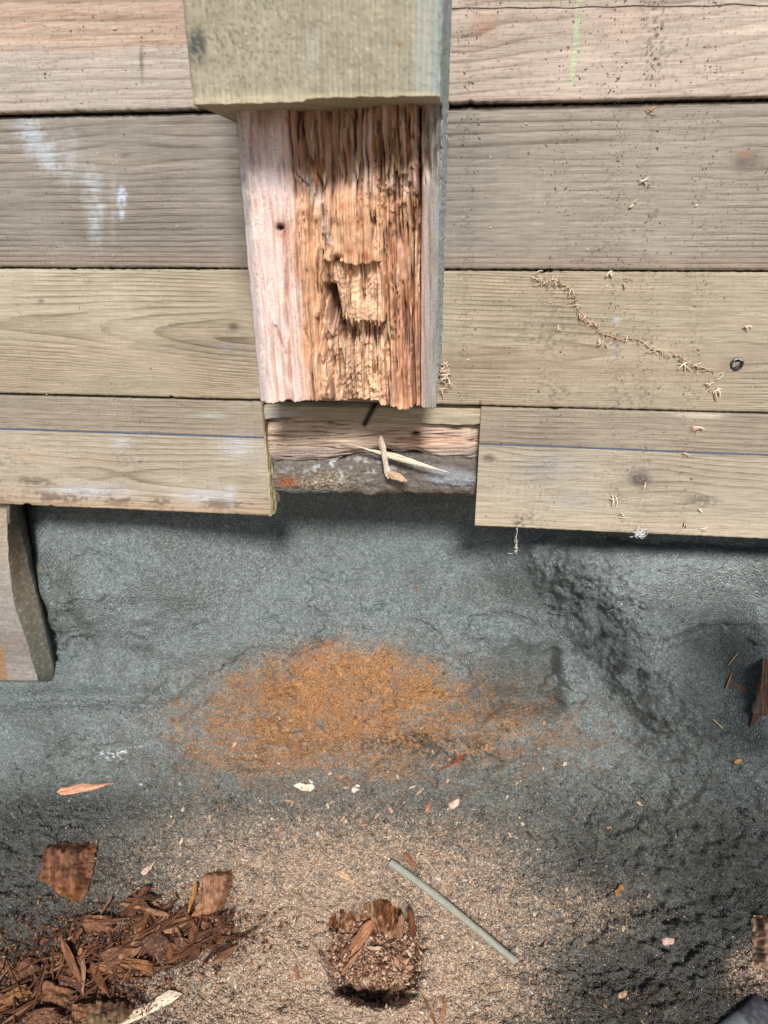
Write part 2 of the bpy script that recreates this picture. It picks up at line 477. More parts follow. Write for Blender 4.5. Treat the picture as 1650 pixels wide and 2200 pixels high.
def ground_col(px, py, fields=False):
    n = fbm(px/150, py/120, 4, 61); n2 = fbm(px/35, py/30, 4, 65); n3 = fbm(px/9, py/8, 3, 69)
    c = np.broadcast_to(lin(121, 129, 127)*1.02, px.shape+(3,)).copy()
    c = mixc(c, sst(-0.1, 0.5, n)*0.5, lin(94, 99, 93)*0.9)
    c = mixc(c, sst(0.0, 0.5, n2)*0.3, lin(120, 126, 124)*0.8)
    # darker soil low down; the right recess has its shade painted in
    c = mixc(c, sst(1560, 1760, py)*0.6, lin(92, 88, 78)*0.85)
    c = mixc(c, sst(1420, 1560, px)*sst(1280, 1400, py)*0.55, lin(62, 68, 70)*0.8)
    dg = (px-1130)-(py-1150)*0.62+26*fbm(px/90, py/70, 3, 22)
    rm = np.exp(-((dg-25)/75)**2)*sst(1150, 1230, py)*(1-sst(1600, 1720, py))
    c = mixc(c, rm*np.clip(0.7+0.9*n2, 0, 1)*0.8, lin(70, 73, 70)*0.8)  # ridge shading painted as a dark band so its relief reads
    lit_patch = sst(40, 120, dg)*sst(1165, 1195, py)*(1-sst(1260, 1340, py+30*n))*(1-sst(1520, 1620, px))
    c = mixc(c, lit_patch*0.6, lin(150, 157, 154)*0.9)  # lit top of the buttress painted in as a lighter patch
    c = mixc(c, sst(60, 140, dg)*sst(1290, 1380, py)*sst(1380, 1500, px)*(1-sst(1560, 1660, py))*0.6, lin(60, 66, 68)*0.8)  # shade of the right recess painted into the soil colour
    c = mixc(c, blob(px, py, 620, 1260, 330, 90, 0, 3)*0.35, lin(134, 140, 138)*0.9)
    c = mixc(c, np.exp(-((dg+95)/45)**2)*sst(1200, 1260, py)*(1-sst(1380, 1460, py))*0.35, lin(84, 86, 82)*0.8)  # shaded flank left of the ridge, painted darker
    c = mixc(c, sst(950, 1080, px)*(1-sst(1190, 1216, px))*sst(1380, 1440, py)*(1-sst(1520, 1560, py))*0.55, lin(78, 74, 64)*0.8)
    c = mixc(c, blob(px, py, 1380, 1225, 190, 40)*0.45, lin(150, 160, 158)*0.85)  # more painted light on the upper right patch
    c = mixc(c, np.clip(blob(px, py, 110, 1280, 40, 160, -0.1)+blob(px, py, 200, 1320, 22, 120, -0.1), 0, 1)*0.5, lin(84, 82, 68)*0.8)
    c = mixc(c, blob(px, py, 150, 1380, 60, 30)*0.4, lin(140, 150, 150)*0.8)
    # rusty dust
    m = 1.10*blob(px, py, 695, 1535, 260, 120, -0.10, 2.2)+0.6*blob(px, py, 740, 1430, 120, 45)+0.5*blob(px, py, 820, 1460, 130, 40, 0.2)
    m = m+0.34*blob(px, py, 1010, 1580, 280, 90)
    m = m*np.clip(0.95+1.25*fbm(px/80, py/45, 5, 79, 0.6), 0.08, 1.7)
    n4 = noise(px/3.1, py/2.9, 72)
    m = np.clip(m*(1.0+0.6*n2+0.35*n3+0.25*n4+0.3*n)*0.95-0.04, 0, 1)
    rust = m.copy()
    c = mixc(c, m*(0.30 if fields else 0.80), lin(150, 108, 70)*0.84)
    m2 = np.clip(blob(px, py, 1080, 1600, 330, 130)+0.9*blob(px, py, 450, 1600, 220, 160), 0, 1)*np.clip(0.4+1.3*n2, 0, 1)
    c = mixc(c, m2*0.55, lin(112, 86, 58)*0.8)
    darkm = np.clip(blob(px, py, 800, 1600, 130, 24)+blob(px, py, 905, 1590, 60, 30)+blob(px, py, 1000, 1620, 80, 40)+0.7*blob(px, py, 800, 1480, 70, 16, 0.3), 0, 1)*sst(-0.15, 0.25, n3+n2)
    rust = rust*(1-0.85*darkm)
    c = mixc(c, darkm*0.85, lin(78, 80, 72)*0.75)
    # sawdust lying over the floor
    sd_ = sawdust_field(px, py)
    dust = np.clip(sd_*(1.0+0.7*n2+0.35*n3), 0, 1)
    c = mixc(c, dust*(0.35 if fields else 0.85), lin(190, 160, 138)*0.9)
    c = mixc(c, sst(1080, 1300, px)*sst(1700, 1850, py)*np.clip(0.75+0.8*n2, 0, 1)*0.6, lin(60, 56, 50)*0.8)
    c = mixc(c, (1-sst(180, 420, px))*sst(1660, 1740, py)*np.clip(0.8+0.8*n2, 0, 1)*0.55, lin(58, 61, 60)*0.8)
    # brown rot dust at lower left and lower right
    c = mixc(c, np.clip(blob(px, py, 200, 2080, 260, 150)*(0.7+n2), 0, 1)*0.75, lin(84, 58, 42)*0.75)
    c = mixc(c, np.clip(blob(px, py, 1380, 2180, 260, 110)*(0.8+n2), 0, 1)*0.65, lin(70, 58, 48)*0.8)
    e = np.hypot((px-806)/112, (py-2048)/118)
    c = mixc(c, (1-sst(0.8, 1.05, e))*0.8, lin(124, 92, 72)*0.85)
    # white lime specks
    w = (blob(px, py, 235, 1622, 30, 9, 0.2)+blob(px, py, 275, 1612, 34, 4, -0.3))*sst(0.12, 0.24, fbm(px/9, py/5, 2, 77))
    c = mixc(c, w, lin(235, 238, 238)*0.85)
    if fields:
        hole = sst(0.85, 1.05, e)
        return np.clip(c, 0.003, 1), rust, dust*(0.35+0.65*hole)
    return np.clip(c, 0.003, 1)

def sawdust_field(px, py):
    a = blob(px, py, 700, 2120, 540, 290, 0.0, 3)+0.28*blob(px, py, 740, 1830, 430, 90)
    a = a*(1-0.75*blob(px, py, 170, 2030, 260, 190))*(1-0.8*sst(1050, 1280, px))
    a = a+0.35*blob(px, py, 1260, 1960, 130, 60)
    a = a+0.5*blob(px, py, 1620, 2090, 60, 60)
    return np.clip(a, 0, 1)

def ground_pos(x, s_idx):
    y = np.interp(s_idx, np.arange(700), _yf); z = np.interp(s_idx, np.arange(700), _zf)
    return np.stack([x, y, z], -1)

def build_ground():
    xi = np.arange(-0.66, 0.52, 0.00135)
    xs = np.concatenate([[-40, -8, -3, -1.6, -1.0, -0.8], xi, [0.62, 0.8, 1.2, 2, 4, 10, 40]])
    si = np.linspace(0, 699, 640)
    X, S = np.meshgrid(xs, si)
    B = ground_pos(X, S)
    cx = np.clip(X, -0.66, 0.52)
    px, py = proj(np.stack([cx, B[..., 1], B[..., 2]], -1))
    d = ground_disp(px, py, X)
    d = d*(1-sst(0.55, 0.9, np.abs(X)))
    ny = np.interp(S, np.arange(700), _ny); nz = np.interp(S, np.arange(700), _nz)
    B[..., 1] += ny*d; B[..., 2] += nz*d
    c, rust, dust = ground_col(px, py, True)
    # the retained terrace behind the wall, and the open yard in front
    top, ctop = [], []
    for y, z in ((60, ZC+0.55), (6, ZC+0.55), (1.0, ZC+0.55), (0.2, ZC+0.55), (0.175, ZC+0.53)):
        r = np.stack([xs, np.full_like(xs, y), np.full_like(xs, z)], -1); top.append(r)
        ctop.append(np.broadcast_to(lin(98, 104, 100)*0.8, (len(xs), 3)))
    bot, cbot = [], []
    yl, zl = _yf[-1], _zf[-1]
    for y, z in ((yl-0.05, zl-0.010), (yl-0.15, zl-0.02), (yl-0.5, zl-0.03), (-2, zl-0.03), (-8, zl-0.03), (-60, zl-0.03)):
        bot.append(np.stack([xs, np.full_like(xs, y), np.full_like(xs, z)], -1))
        cbot.append(np.broadcast_to(lin(140, 122, 104)*0.8, (len(xs), 3)))
    V = np.concatenate([np.array(top), B, np.array(bot)])
    Cc = np.concatenate([np.array(ctop), c, np.array(cbot)])
    nv, nu = V.shape[:2]
    z5, z6 = np.zeros((len(top), nu)), np.full((len(bot), nu), 0.5)
    f = grid_faces(nv, nu)
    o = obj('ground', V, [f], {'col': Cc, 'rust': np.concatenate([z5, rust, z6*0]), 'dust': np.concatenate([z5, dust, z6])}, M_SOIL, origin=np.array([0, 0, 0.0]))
    tag(o, 'grey sandy soil bank with rusty dust mound and sawdust floor', 'ground', kind='structure')
    return xs, B, px, py, np.stack([0*ny, ny, nz], -1)

GX, GB, GPX, GPY, GN = build_ground()

_gpx = np.arange(-160, 1861, 5.0); _gpy = np.arange(1040, 2321, 5.0)
_A, _B = np.meshgrid(_gpx, _gpy)
_DG = {f: ground_disp(_A, _B, _A, f) for f in (True, False)}
def disp_at(px, py, full):
    fx = np.clip((px-_gpx[0])/5.0, 0, len(_gpx)-1.001); fy = np.clip((py-_gpy[0])/5.0, 0, len(_gpy)-1.001)
    i, j = int(fy), int(fx); a, b = fy-i, fx-j
    D = _DG[full]
    return (D[i, j]*(1-b)+D[i, j+1]*b)*(1-a)+(D[i+1, j]*(1-b)+D[i+1, j+1]*b)*a

def at_g(px, py, lift=0.0, full=True):
    """point on the soil surface seen at (about) that photo pixel"""
    d = ray(np.array(px, float), np.array(py, float))
    f = CAM[2]+(_yf-CAM[1])/d[1]*d[2]-_zf
    k = np.where(np.sign(f[:-1]) != np.sign(f[1:]))[0]
    k = k[0] if len(k) else (699 if py > 1600 else 0)
    t = f[k]/(f[k]-f[k+1]) if k < 699 else 0.0
    s = k+t
    y = np.interp(s, np.arange(700), _yf)
    b = CAM+d*((y-CAM[1])/d[1])
    n = np.array([0, np.interp(s, np.arange(700), _ny), np.interp(s, np.arange(700), _nz)])
    h = float(disp_at(float(px), float(py), full))
    return b+n*(h+lift), n

# ------------------------------------------------------------------ plank wall
ZL = {1: (ZC+0.0942, ZC+0.245), 2: (ZC-0.0544, ZC+0.0912), 3: (ZC-0.1988, ZC-0.0562), 4: (ZC-0.3475, ZC-0.2022)}
TH = 0.038

def knots_warp(x, z, ks):
    zz = z.copy()
    for (kx, kz, rx, rz, a) in ks:
        dz = zz-kz
        zz = kz+dz*(1-a*np.exp(-((x-kx)/rx)**2-(dz/rz)**2))
    return zz

def kpt(px, py):
    p = at(px, py, 0.0); return p[0], p[2]

def plank(name, x0, x1, z0, z1, ringf, colf, mat, parent, yf=0.0, seed=0, linef=None, step=0.0016, lipfn=None, endfuzz=0.0):
    """one board: a closed tube along x; the front face is a fine grid"""
    a, b = max(x0, -0.64), min(x1, 0.44)
    xs = np.arange(a, b, step)
    xs = np.concatenate([[x0] if x0 < a-1e-6 else [], xs, [b], [x1] if x1 > b+1e-6 else []])
    nf = int((z1-z0)/step)
    zf = np.linspace(0, 1, nf)
    X, T = np.meshgrid(xs, zf, indexing='ij')
    hz = z1-z0
    wob0 = 0.0008*fbm(X*9, X*0+seed, 3, 81)+0.0006*noise(X*160, X*0+seed, 84)+0.0022*sst(0.35, 0.6, fbm(X*40, X*0+seed, 3, 86))
    wob1 = 0.0006*fbm(X*9+40, X*0+seed, 3, 82)+0.0006*noise(X*160+9, X*0+seed, 85)-0.0022*sst(0.35, 0.6, fbm(X*40+7, X*0+seed, 3, 88))
    zb, zt = z0+wob0, z1+wob1
    Z = zb+(zt-zb)*T
    ed = np.minimum(Z-zb, zt-Z)
    r = 0.0013
    rnd = np.where(ed < r, r-np.sqrt(np.clip(r*r-(r-np.clip(ed, 0, r))**2, 0, None)), 0)
    Y = yf+rnd+0.0007*fbm(X*14, Z*40, 3, 87+seed)+0.00035*fbm(X*60, Z*500, 2, 91)
    # small bruises
    front = np.stack([X, Y, Z], -1)
    px, py = proj(np.stack([X, np.full_like(X, yf), Z], -1))
    back = []
    for yy, tt in ((yf+TH*0.5, 1), (yf+TH, 1), (yf+TH, 0), (yf+TH*0.5, 0)):
        back.append(np.stack([xs, np.full_like(xs, yy), (zt if tt else zb)[:, 0]], -1))
    G = np.concatenate([front, np.stack(back, 1)], 1)
    PX = np.concatenate([px, np.repeat(px[:, :1], 4, 1)], 1)
    PY = np.concatenate([py, np.stack([py[:, -1], py[:, -1], py[:, 0], py[:, 0]], 1)], 1)
    ring = ringf(G[..., 0], G[..., 2])
    c = colf(PX, PY, G[..., 0], G[..., 2])
    c = (c*0.70+c.mean(-1, keepdims=True)*0.30)*np.array([1.015, 1.005, 0.985])*1.11
    A = {'col': np.clip(c, 0.004, 1), 'ring': ring}
    if linef is not None:
        A['line'] = linef(PX, PY, G[..., 0], G[..., 2])
    return obj(name, *sharp_sweep(G, A), mat, parent)

wall = empty('plank_wall', (0, 0, ZC-0.35))
tag(wall, 'wall of wide weathered horizontal boards with the lowest board sawn out in the middle', 'plank wall')

K = 0.80
def tone(px, py, base, s1, a1=0.12):
    n = fbm(px/420, py/60, 4, s1)
    c = np.broadcast_to(np.asarray(base), px.shape+(3,))*(1+a1*2*n[..., None])
    return c

def tracks(px, py, c, cols, seed, amt=0.6):
    """columns of dried mud crumbs running down the boards"""
    m = 0
    for (cx, w, dx) in cols:
        xx = cx+(py-300)*dx
        m = m+np.exp(-((px-xx)/w)**2)
    n = fbm(px/9, py/7, 3, seed)
    k = np.clip(m, 0, 1)*sst(0.12, 0.3, n)
    return mixc(c, k*amt*0.7, lin(98, 90, 80)*K)

TRK = [(1005, 14, -0.02), (1215, 26, -0.06), (1320, 20, 0.01), (1395, 16, -0.02), (1520, 26, -0.07)]

def col1(px, py, x, z):
    c = tone(px, py, lin(182, 163, 145)*K, 101)
    lf = 1-sst(380, 470, px)
    edge = 100+18*fbm(px/90, px*0, 3, 103)+ (400-px)*0.02
    c = mixc(c, lf*(1-sst(-18, 18, py-edge))*0.6, lin(192, 158, 130)*K)
    c = mixc(c, lf*sst(-18, 18, py-edge)*0.6, lin(172, 162, 152)*K)
    st = noise(px/260, py/7, 104)
    c = mixc(c, lf*sst(0.15, 0.4, st)*(1-sst(95, 130, py))*0.5, lin(170, 120, 86)*K)
    rt_ = sst(940, 1000, px)
    c = mixc(c, rt_*blob(px, py, 1040, 55, 26, 34)*0.5, lin(196, 138, 104)*K)
    c = mixc(c, rt_*blob(px, py, 1340, 50, 60, 30)*0.4, lin(206, 160, 140)*K)
    c = mixc(c, sst(1420, 1650, px)*0.35, lin(200, 182, 160)*K)
    sp = np.clip(np.exp(-((px-1410)/34)**2), 0, 1)*(1-sst(150, 200, py))*sst(0.10, 0.28, fbm(px/8, py/11, 3, 105))
    c = mixc(c, sp*0.75, lin(66, 62, 62)*K)
    g = np.exp(-((px-(1244-py*0.085))/6.5)**2)*(1-sst(170, 195, py))*sst(-0.25, 0.2, fbm(px/7, py/9, 2, 106))
    c = mixc(c, g*0.8, lin(165, 214, 150)*K)
    c = mixc(c, sst(0.30, 0.42, fbm(px/12, py/6, 3, 107))*0.35, lin(90, 76, 66)*K)
    dk = np.exp(-((px-300-py*0.03)/4)**2)*blob(px, py, 300, 135, 30, 38)
    c = mixc(c, dk*0.7, lin(70, 62, 60)*K)
    return c

def col2(px, py, x, z):
    c = tone(px, py, lin(143, 134, 121)*K, 111, 0.14)
    c = mixc(c, sst(900, 1300, px)*0.5, lin(164, 151, 134)*K)
    c = mixc(c, sst(525, 575, py)*0.5, lin(150, 124, 104)*K)
    # blue white paint wiped over the left end
    n = fbm(px/40, py/60, 4, 113); n2 = fbm(px/9, py/14, 3, 114)
    m = blob(px, py, 72, 300, 34, 60, -0.5)*1.2+blob(px, py, 110, 345, 16, 30, -0.6)
    m = m+0.55*blob(px, py, 150, 320, 30, 60)+blob(px, py, 200, 410, 24, 50, -0.2)*0.9+0.45*blob(px, py, 145, 400, 14, 26)
    m = m+0.42*np.exp(-((px-244)/9)**2)*sst(350, 380, py)*(1-sst(520, 580, py))+0.5*blob(px, py, 205, 480, 22, 70)
    m = np.clip(m*(0.75+0.9*n+0.5*n2+0.5*noise(px/30, py/2.6, 116)), 0, 1)
    c = mixc(c, sst(0.04, 0.95, m)*0.52, lin(190, 206, 222)*K)
    b = blob(px, py, 262, 425, 11, 24, 0, 4)*sst(-0.3, 0.1, n2)+blob(px, py, 262, 460, 6, 10)
    c = mixc(c, np.clip(b, 0, 1)*0.85, lin(190, 216, 236)*K)
    for (kx, ky, rx, ry, a) in ((268, 335, 10, 6, .5), (1612, 342, 40, 22, .55), (1590, 350, 14, 16, .4)):
        c = mixc(c, blob(px, py, kx, ky, rx, ry, -0.3)*a, lin(92, 72, 62)*K)
    c = mixc(c, blob(px, py, 1598, 330, 14, 9)*0.5, lin(170, 110, 70)*K)
    c = tracks(px, py, c, TRK, 117, 0.5)
    dg = np.exp(-(segd(px, py, [(1240, 570), (1300, 525), (1365, 490), (1420, 450)])/9)**2)*sst(0.0, 0.3, fbm(px/10, py/8, 3, 118))
    c = mixc(c, dg*0.6, lin(84, 78, 72)*K)
    return c

def col3(px, py, x, z):
    c = tone(px, py, lin(166, 150, 120)*K, 121, 0.13)
    c = mixc(c, (1-sst(200, 620, px))*(1-sst(640, 760, py))*0.5, lin(186, 176, 148)*K)
    c = mixc(c, blob(px, py, 470, 740, 120, 34)*0.55, lin(138, 120, 98)*K)
    c = mixc(c, blob(px, py, 1120, 780, 240, 26)*0.35, lin(150, 122, 92)*K)
    c = mixc(c, blob(px, py, 1330, 800, 240, 16)*0.30, lin(152, 120, 90)*K)
    c = mixc(c, sst(1500, 1650, px)*0.25, lin(180, 168, 146)*K)
    n2 = fbm(px/14, py/10, 3, 123)
    for (kx, ky, rx, ry, a) in ((502, 702, 12, 9, .8), (88, 647, 6, 5, .7), (192, 604, 9, 6, .4)):
        c = mixc(c, blob(px, py, kx, ky, rx, ry)*a, lin(78, 66, 58)*K)
    c = mixc(c, blob(px, py, 500, 745, 34, 14)*sst(-0.1, 0.3, n2)*0.7, lin(138, 142, 158)*K)
    c = mixc(c, (blob(px, py, 490, 784, 14, 8)+blob(px, py, 360, 700, 30, 10))*sst(0, .3, n2)*0.6, lin(180, 188, 200)*K)
    c = mixc(c, blob(px, py, 1583, 782, 30, 22)*0.45, lin(140, 108, 80)*K)
    bl = np.exp(-((px-1326)/5)**2)*sst(680, 700, py)*(1-sst(760, 780, py))*sst(-0.1, 0.3, n2)
    c = mixc(c, bl*0.7, lin(112, 122, 140)*K)
    c = mixc(c, blob(px, py, 1326, 687, 8, 5)*0.8, lin(180, 200, 216)*K)
    c = tracks(px, py, c, TRK, 127, 0.55)
    c = mixc(c, np.clip(blob(px, py, 1170, 720, 80, 46)+blob(px, py, 1350, 850, 70, 36)+blob(px, py, 1180, 850, 50, 30), 0, 1)*sst(0.05, 0.3, fbm(px/12, py/8, 3, 128))*0.6, lin(98, 90, 80)*K)
    kerf = np.exp(-((px-1032)/2.2)**2)*sst(858, 864, py)
    c = mixc(c, kerf*0.9, (0.02, 0.017, 0.014))
    return c

def col4(px, py, x, z):
    left = px < 800
    chalk = np.where(left, 921+px*0.034, 953+(px-1030)*0.040)
    below = sst(-4, 6, py-chalk)
    c = tone(px, py, lin(150, 136, 114)*K, 131, 0.12)
    c = mixc(c, below*0.6, lin(182, 168, 142)*K)
    n = fbm(px/60, py/30, 4, 133); n2 = fbm(px/12, py/8, 3, 134)
    edge = np.where(left, 1082+px*0.04, 1128+(px-1025)*0.051)
    e = edge-py                                        # pixels above the lower edge
    ll = left.astype(float)
    c = mixc(c, ll*np.exp(-(e/34)**2)*0.55, lin(190, 150, 104)*K)
    band = np.exp(-((e-36)/16)**2)
    wh = band*np.clip(blob(px, py, 190, 1070, 90, 40)+blob(px, py, 440, 1075, 60, 40), 0, 1)
    c = mixc(c, ll*np.clip(wh*(0.9+0.8*n2), 0, 1)*0.85, lin(196, 200, 208)*K)
    br = np.exp(-((e-18)/16)**2)*sst(-0.05, 0.3, n+0.6*n2)
    c = mixc(c, ll*br*0.75, lin(112, 90, 76)*K)
    c = mixc(c, ll*blob(px, py, 75, 1034, 46, 10, 0.12, 4)*sst(-0.4, 0, n2)*0.8, lin(122, 98, 82)*K)
    c = mixc(c, ll*(blob(px, py, 280, 985, 40, 26)+blob(px, py, 20, 990, 50, 22))*sst(0.05, 0.3, n2)*0.65, lin(110, 108, 104)*K)
    c = mixc(c, ll*(blob(px, py, 210, 985, 34, 12)+blob(px, py, 60, 980, 60, 14))*0.35, lin(190, 150, 112)*K)
    c = mixc(c, ll*np.clip(blob(px, py, 260, 950, 20, 14)+blob(px, py, 495, 1062, 12, 26)+blob(px, py, 510, 960, 36, 22)+0.7*blob(px, py, 450, 893, 30, 6), 0, 1)*0.5, lin(186, 194, 204)*K)
    rr = 1-ll
    for (kx, ky, rx, ry, a) in ((1375, 1028, 22, 15, .95), (1050, 985, 11, 8, .7)):
        q = np.hypot((px-kx)/rx, (py-ky)/ry)+0.25*n2
        c = mixc(c, rr*(1-sst(0.75, 1.05, q))*a*(0.75+0.25*np.sin(q*14)), lin(70, 58, 54)*K)
        c = mixc(c, rr*np.exp(-((q-1.1)/0.15)**2)*0.5, lin(104, 84, 70)*K)
    c = mixc(c, rr*blob(px, py, 1375, 1026, 46, 26)*0.35, lin(120, 104, 92)*K)
    c = mixc(c, rr*blob(px, py, 1511, 1076, 42, 13, 0.05, 6)*sst(-0.35, 0.1, n2)*0.6, lin(84, 80, 80)*K)
    c = mixc(c, rr*np.clip(blob(px, py, 1180, 1000, 60, 30)+blob(px, py, 1230, 1080, 40, 20), 0, 1)*0.5, lin(150, 152, 156)*K)
    c = mixc(c, rr*np.exp(-(e/50)**2)*0.4, lin(206, 186, 148)*K)
    c = mixc(c, rr*np.clip(blob(px, py, 1500, 893, 55, 6, 0.04, 4), 0, 1)*0.7, lin(206, 190, 164)*K)
    c = mixc(c, rr*(blob(px, py, 1130, 1115, 26, 18)+blob(px, py, 1115, 1122, 10, 14))*sst(-0.1, 0.25, n2)*0.6, lin(88, 82, 78)*K)
    c = tracks(px, py, c, TRK[1:], 137, 0.45)
    return c

def line4(px, py, x, z):
    chalk = np.where(px < 800, 921+px*0.034, 953+(px-1030)*0.040)
    return (py-chalk)/F0*0.84

def line1(px, py, x, z):
    l = (py-(19-(px-965)*0.012+4*noise(px/70, px*0, 140)))/F0*0.75
    return np.where(px > 900, l, 1.0)

def ring1(x, z):
    zz = knots_warp(x, z, [(*kpt(1020, 60), .04, .02, .8)])
    d = 0.05+0.20*(x+0.5)**2*0.3+0.012*fbm(x*3, x*0, 3, 141)
    r = np.sqrt((zz-(ZC+0.21))**2+d**2)
    return (r+0.0025*fbm(x*5, zz*16, 3, 142))/0.0075

def ring2(x, z):
    ks = [(*kpt(268, 332), .05, .018, .75), (*kpt(1270, 315), .10, .012, .9), (*kpt(1612, 342), .05, .02, .8)]
    zz = knots_warp(x, z, ks)
    t = (ZC+0.09-zz)
    g = 78*t+420*t*t
    return g+0.55*fbm(x*3.0, zz*9, 3, 145)

def ring3(x, z):
    zz = knots_warp(x, z, [(*kpt(502, 702), .03, .012, .8)])
    d = 0.004+0.030*(1-np.tanh((x+0.36)/0.13))/2+0.020*sst(-0.05, 0.25, x)+0.004*fbm(x*6, x*0, 3, 148)
    z0 = ZC-0.127-0.012*np.tanh((x+0.3)/0.2)
    r = np.sqrt((zz-z0)**2*np.where(zz > z0, 0.9, 1.5)+d**2)
    w = r+0.0022*fbm(x*5, zz*16, 3, 149)
    return 14+w/0.0105+ (w/0.034)**2.6

def ring4(x, z):
    ks = [(*kpt(1375, 1028), .05, .02, .8), (*kpt(1050, 985), .03, .012, .8)]
    zz = knots_warp(x, z, ks)
    t = (ZC-0.20-zz)
    d = 0.02+0.012*fbm(x*4, x*0, 3, 151)
    r = np.sqrt((zz-(ZC-0.300))**2+d**2)
    return 40+(r+0.002*fbm(x*6, zz*20, 3, 152))/0.0062

XL, XR = -1.25, 1.15
plank('plank', XL, XR, *ZL[1], ring1, col1, M_PLANK[0], wall, yf=-0.007, seed=1, linef=line1)
plank('plank', XL, XR, *ZL[2], ring2, col2, M_PLANK[1], wall, yf=0.0, seed=2)
p3 = plank('plank', XL, XR, *ZL[3], ring3, col3, M_PLANK[2], wall, yf=0.0, seed=3)
XC0, XC1 = at(571, 985, 0)[0], at(1028, 985, 0)[0]
plank('plank', XL, XC0, *ZL[4], ring4, col4, M_PLANK[3], wall, yf=0.0, seed=4, linef=line4)
plank('plank', XC1, XR, ZL[4][0]-0.0015, ZL[4][1]+0.001, ring4, col4, M_PLANK[3], wall, yf=0.0, seed=5, linef=line4)
for k, (za, zb) in enumerate(((ZC+0.25, ZC+0.395), (ZC+0.40, ZC+0.545))):
    plank('plank', XL, XR, za, zb, lambda x, z: ring2(x, z+0.3), lambda px, py, x, z: tone(px, py, lin(170, 150, 128)*K, 161), M_PLANK[1], wall, yf=-0.004, seed=6+k, step=0.008)

# screw head sunk in the third board
def screw():
    p = at(1583, 782, 0.0)
    n = 20; a = np.linspace(0, 2*np.pi, n, endpoint=False)
    rings = [(0.0068, 0.0015), (0.0066, -0.0012), (0.0052, -0.0018), (0.0050, -0.0006), (0.0022, 0.0002)]
    V = np.array([[p[0]+r*math.cos(t), p[1]+y, p[2]+r*math.sin(t)] for r, y in rings for t in a])
    V = V+0.0006*np.stack([noise(V[:, 0]*700, V[:, 2]*700, 3)]*3, -1)
    c = np.tile(lin(52, 54, 56)*0.8, (len(V), 1)); c[n*3:] = lin(40, 42, 44)*0.8; c[n*2+3:n*2+8] = lin(190, 196, 198); c[n*4+9:n*4+14] = lin(170, 176, 178)  # pale vertices are glints painted on the steel
    c = c*(1+0.6*noise(V[:, 0]*900, V[:, 2]*900, 5)[:, None])
    o = obj('screw', V, sweep_faces(len(rings), n), {'col': np.clip(c, .01, 1)}, flake_mat('screw_steel', 0.45), p3, origin=p)
    return o
screw()

# fuzzy sawn end of the left lower board
def cut_end():
    nz_, ny_ = 120, 40
    zz = np.linspace(ZL[4][1]-0.001, ZL[4][0]-0.001, nz_); yy = np.linspace(0.0005, TH-0.001, ny_)
    Z, Y = np.meshgrid(zz, yy, indexing='ij')
    t = (ZL[4][1]-Z)/(ZL[4][1]-ZL[4][0])
    # the saw left a step: front strip runs lower and stands proud at the bottom
    X = XC0+0.0012+0.0016*fbm(Z*90, Y*140, 3, 171)+0.002*sst(0.45, 0.7, t)*sst(0.0, 0.010, Y)+0.001*np.abs(noise(Z*700, Y*500, 172))
    X = X-0.004*np.exp(-((Y-0.011)/0.0018)**2)*sst(0.55, 0.7, t)*(1-sst(0.9, 0.97, t))
    low = ZL[4][0]+0.007*sst(0.014, 0.02, Y)+0.002*np.abs(noise(Y*300, Z*0, 173))
    Z = np.maximum(Z, low-0.004*(t > 2))
    G = np.stack([X, Y, Z], -1)
    c = np.broadcast_to(lin(188, 176, 142)*K, G.shape).copy()
    c = mixc(c, (1-sst(0.15, 0.42, t))*0.8, lin(112, 86, 60)*K)  # shadow of the post painted over the upper part
    c = mixc(c, np.exp(-((Y-0.012)/0.002)**2)*sst(0.5, 0.7, t)*0.5, lin(110, 84, 62)*K)
    c = c*(1+0.5*fbm(Z*500, Y*500, 3, 174)[..., None])
    # back sheet so that the piece has thickness
    Bk = G.copy(); Bk[..., 0] = XC0-0.003
    V = np.concatenate([G.reshape(-1, 3), Bk.reshape(-1, 3)])
    n = nz_*ny_
    f1 = grid_faces(nz_, ny_)[:, ::-1]; f2 = grid_faces(nz_, ny_, off=n)
    loop = list(range(ny_))+[i*ny_+ny_-1 for i in range(1, nz_)]+[(nz_-1)*ny_+j for j in range(ny_-2, -1, -1)]+[i*ny_ for i in range(nz_-2, 0, -1)]
    loop = np.array(loop); l2 = np.roll(loop, -1)
    f3 = np.stack([loop, l2, l2+n, loop+n], -1)
    o = obj('cut_end', V, [f1, f2, f3], {'col': np.clip(np.concatenate([c.reshape(-1, 3)]*2), .01, 1)}, M_ROT, wall)
    o['label'] = 'fuzzy sawn end grain of the left lower board'
    # a row of small dark stamped ticks near the back arris
    for k in range(8):
        tz = ZL[4][1]-0.019-k*0.0052
        y0 = 0.026+0.0008*math.sin(k*2)
        V = []
        for dx in (-0.002, 0.0032):
            for (dy, dz) in ((-.0032, -.0012), (.0032, -.0016), (.0034, .0010), (-.0028, .0014)):
                V.append((XC0+dx, y0+dy, tz+dz))
        f = np.array([[0, 1, 2, 3], [7, 6, 5, 4], [0, 4, 5, 1], [1, 5, 6, 2], [2, 6, 7, 3], [3, 7, 4, 0]])
        obj('stamped_mark', np.array(V), [f], {'col': np.tile(lin(46, 32, 24), (8, 1))}, M_FLAKE, wall, smooth=False)
cut_end()

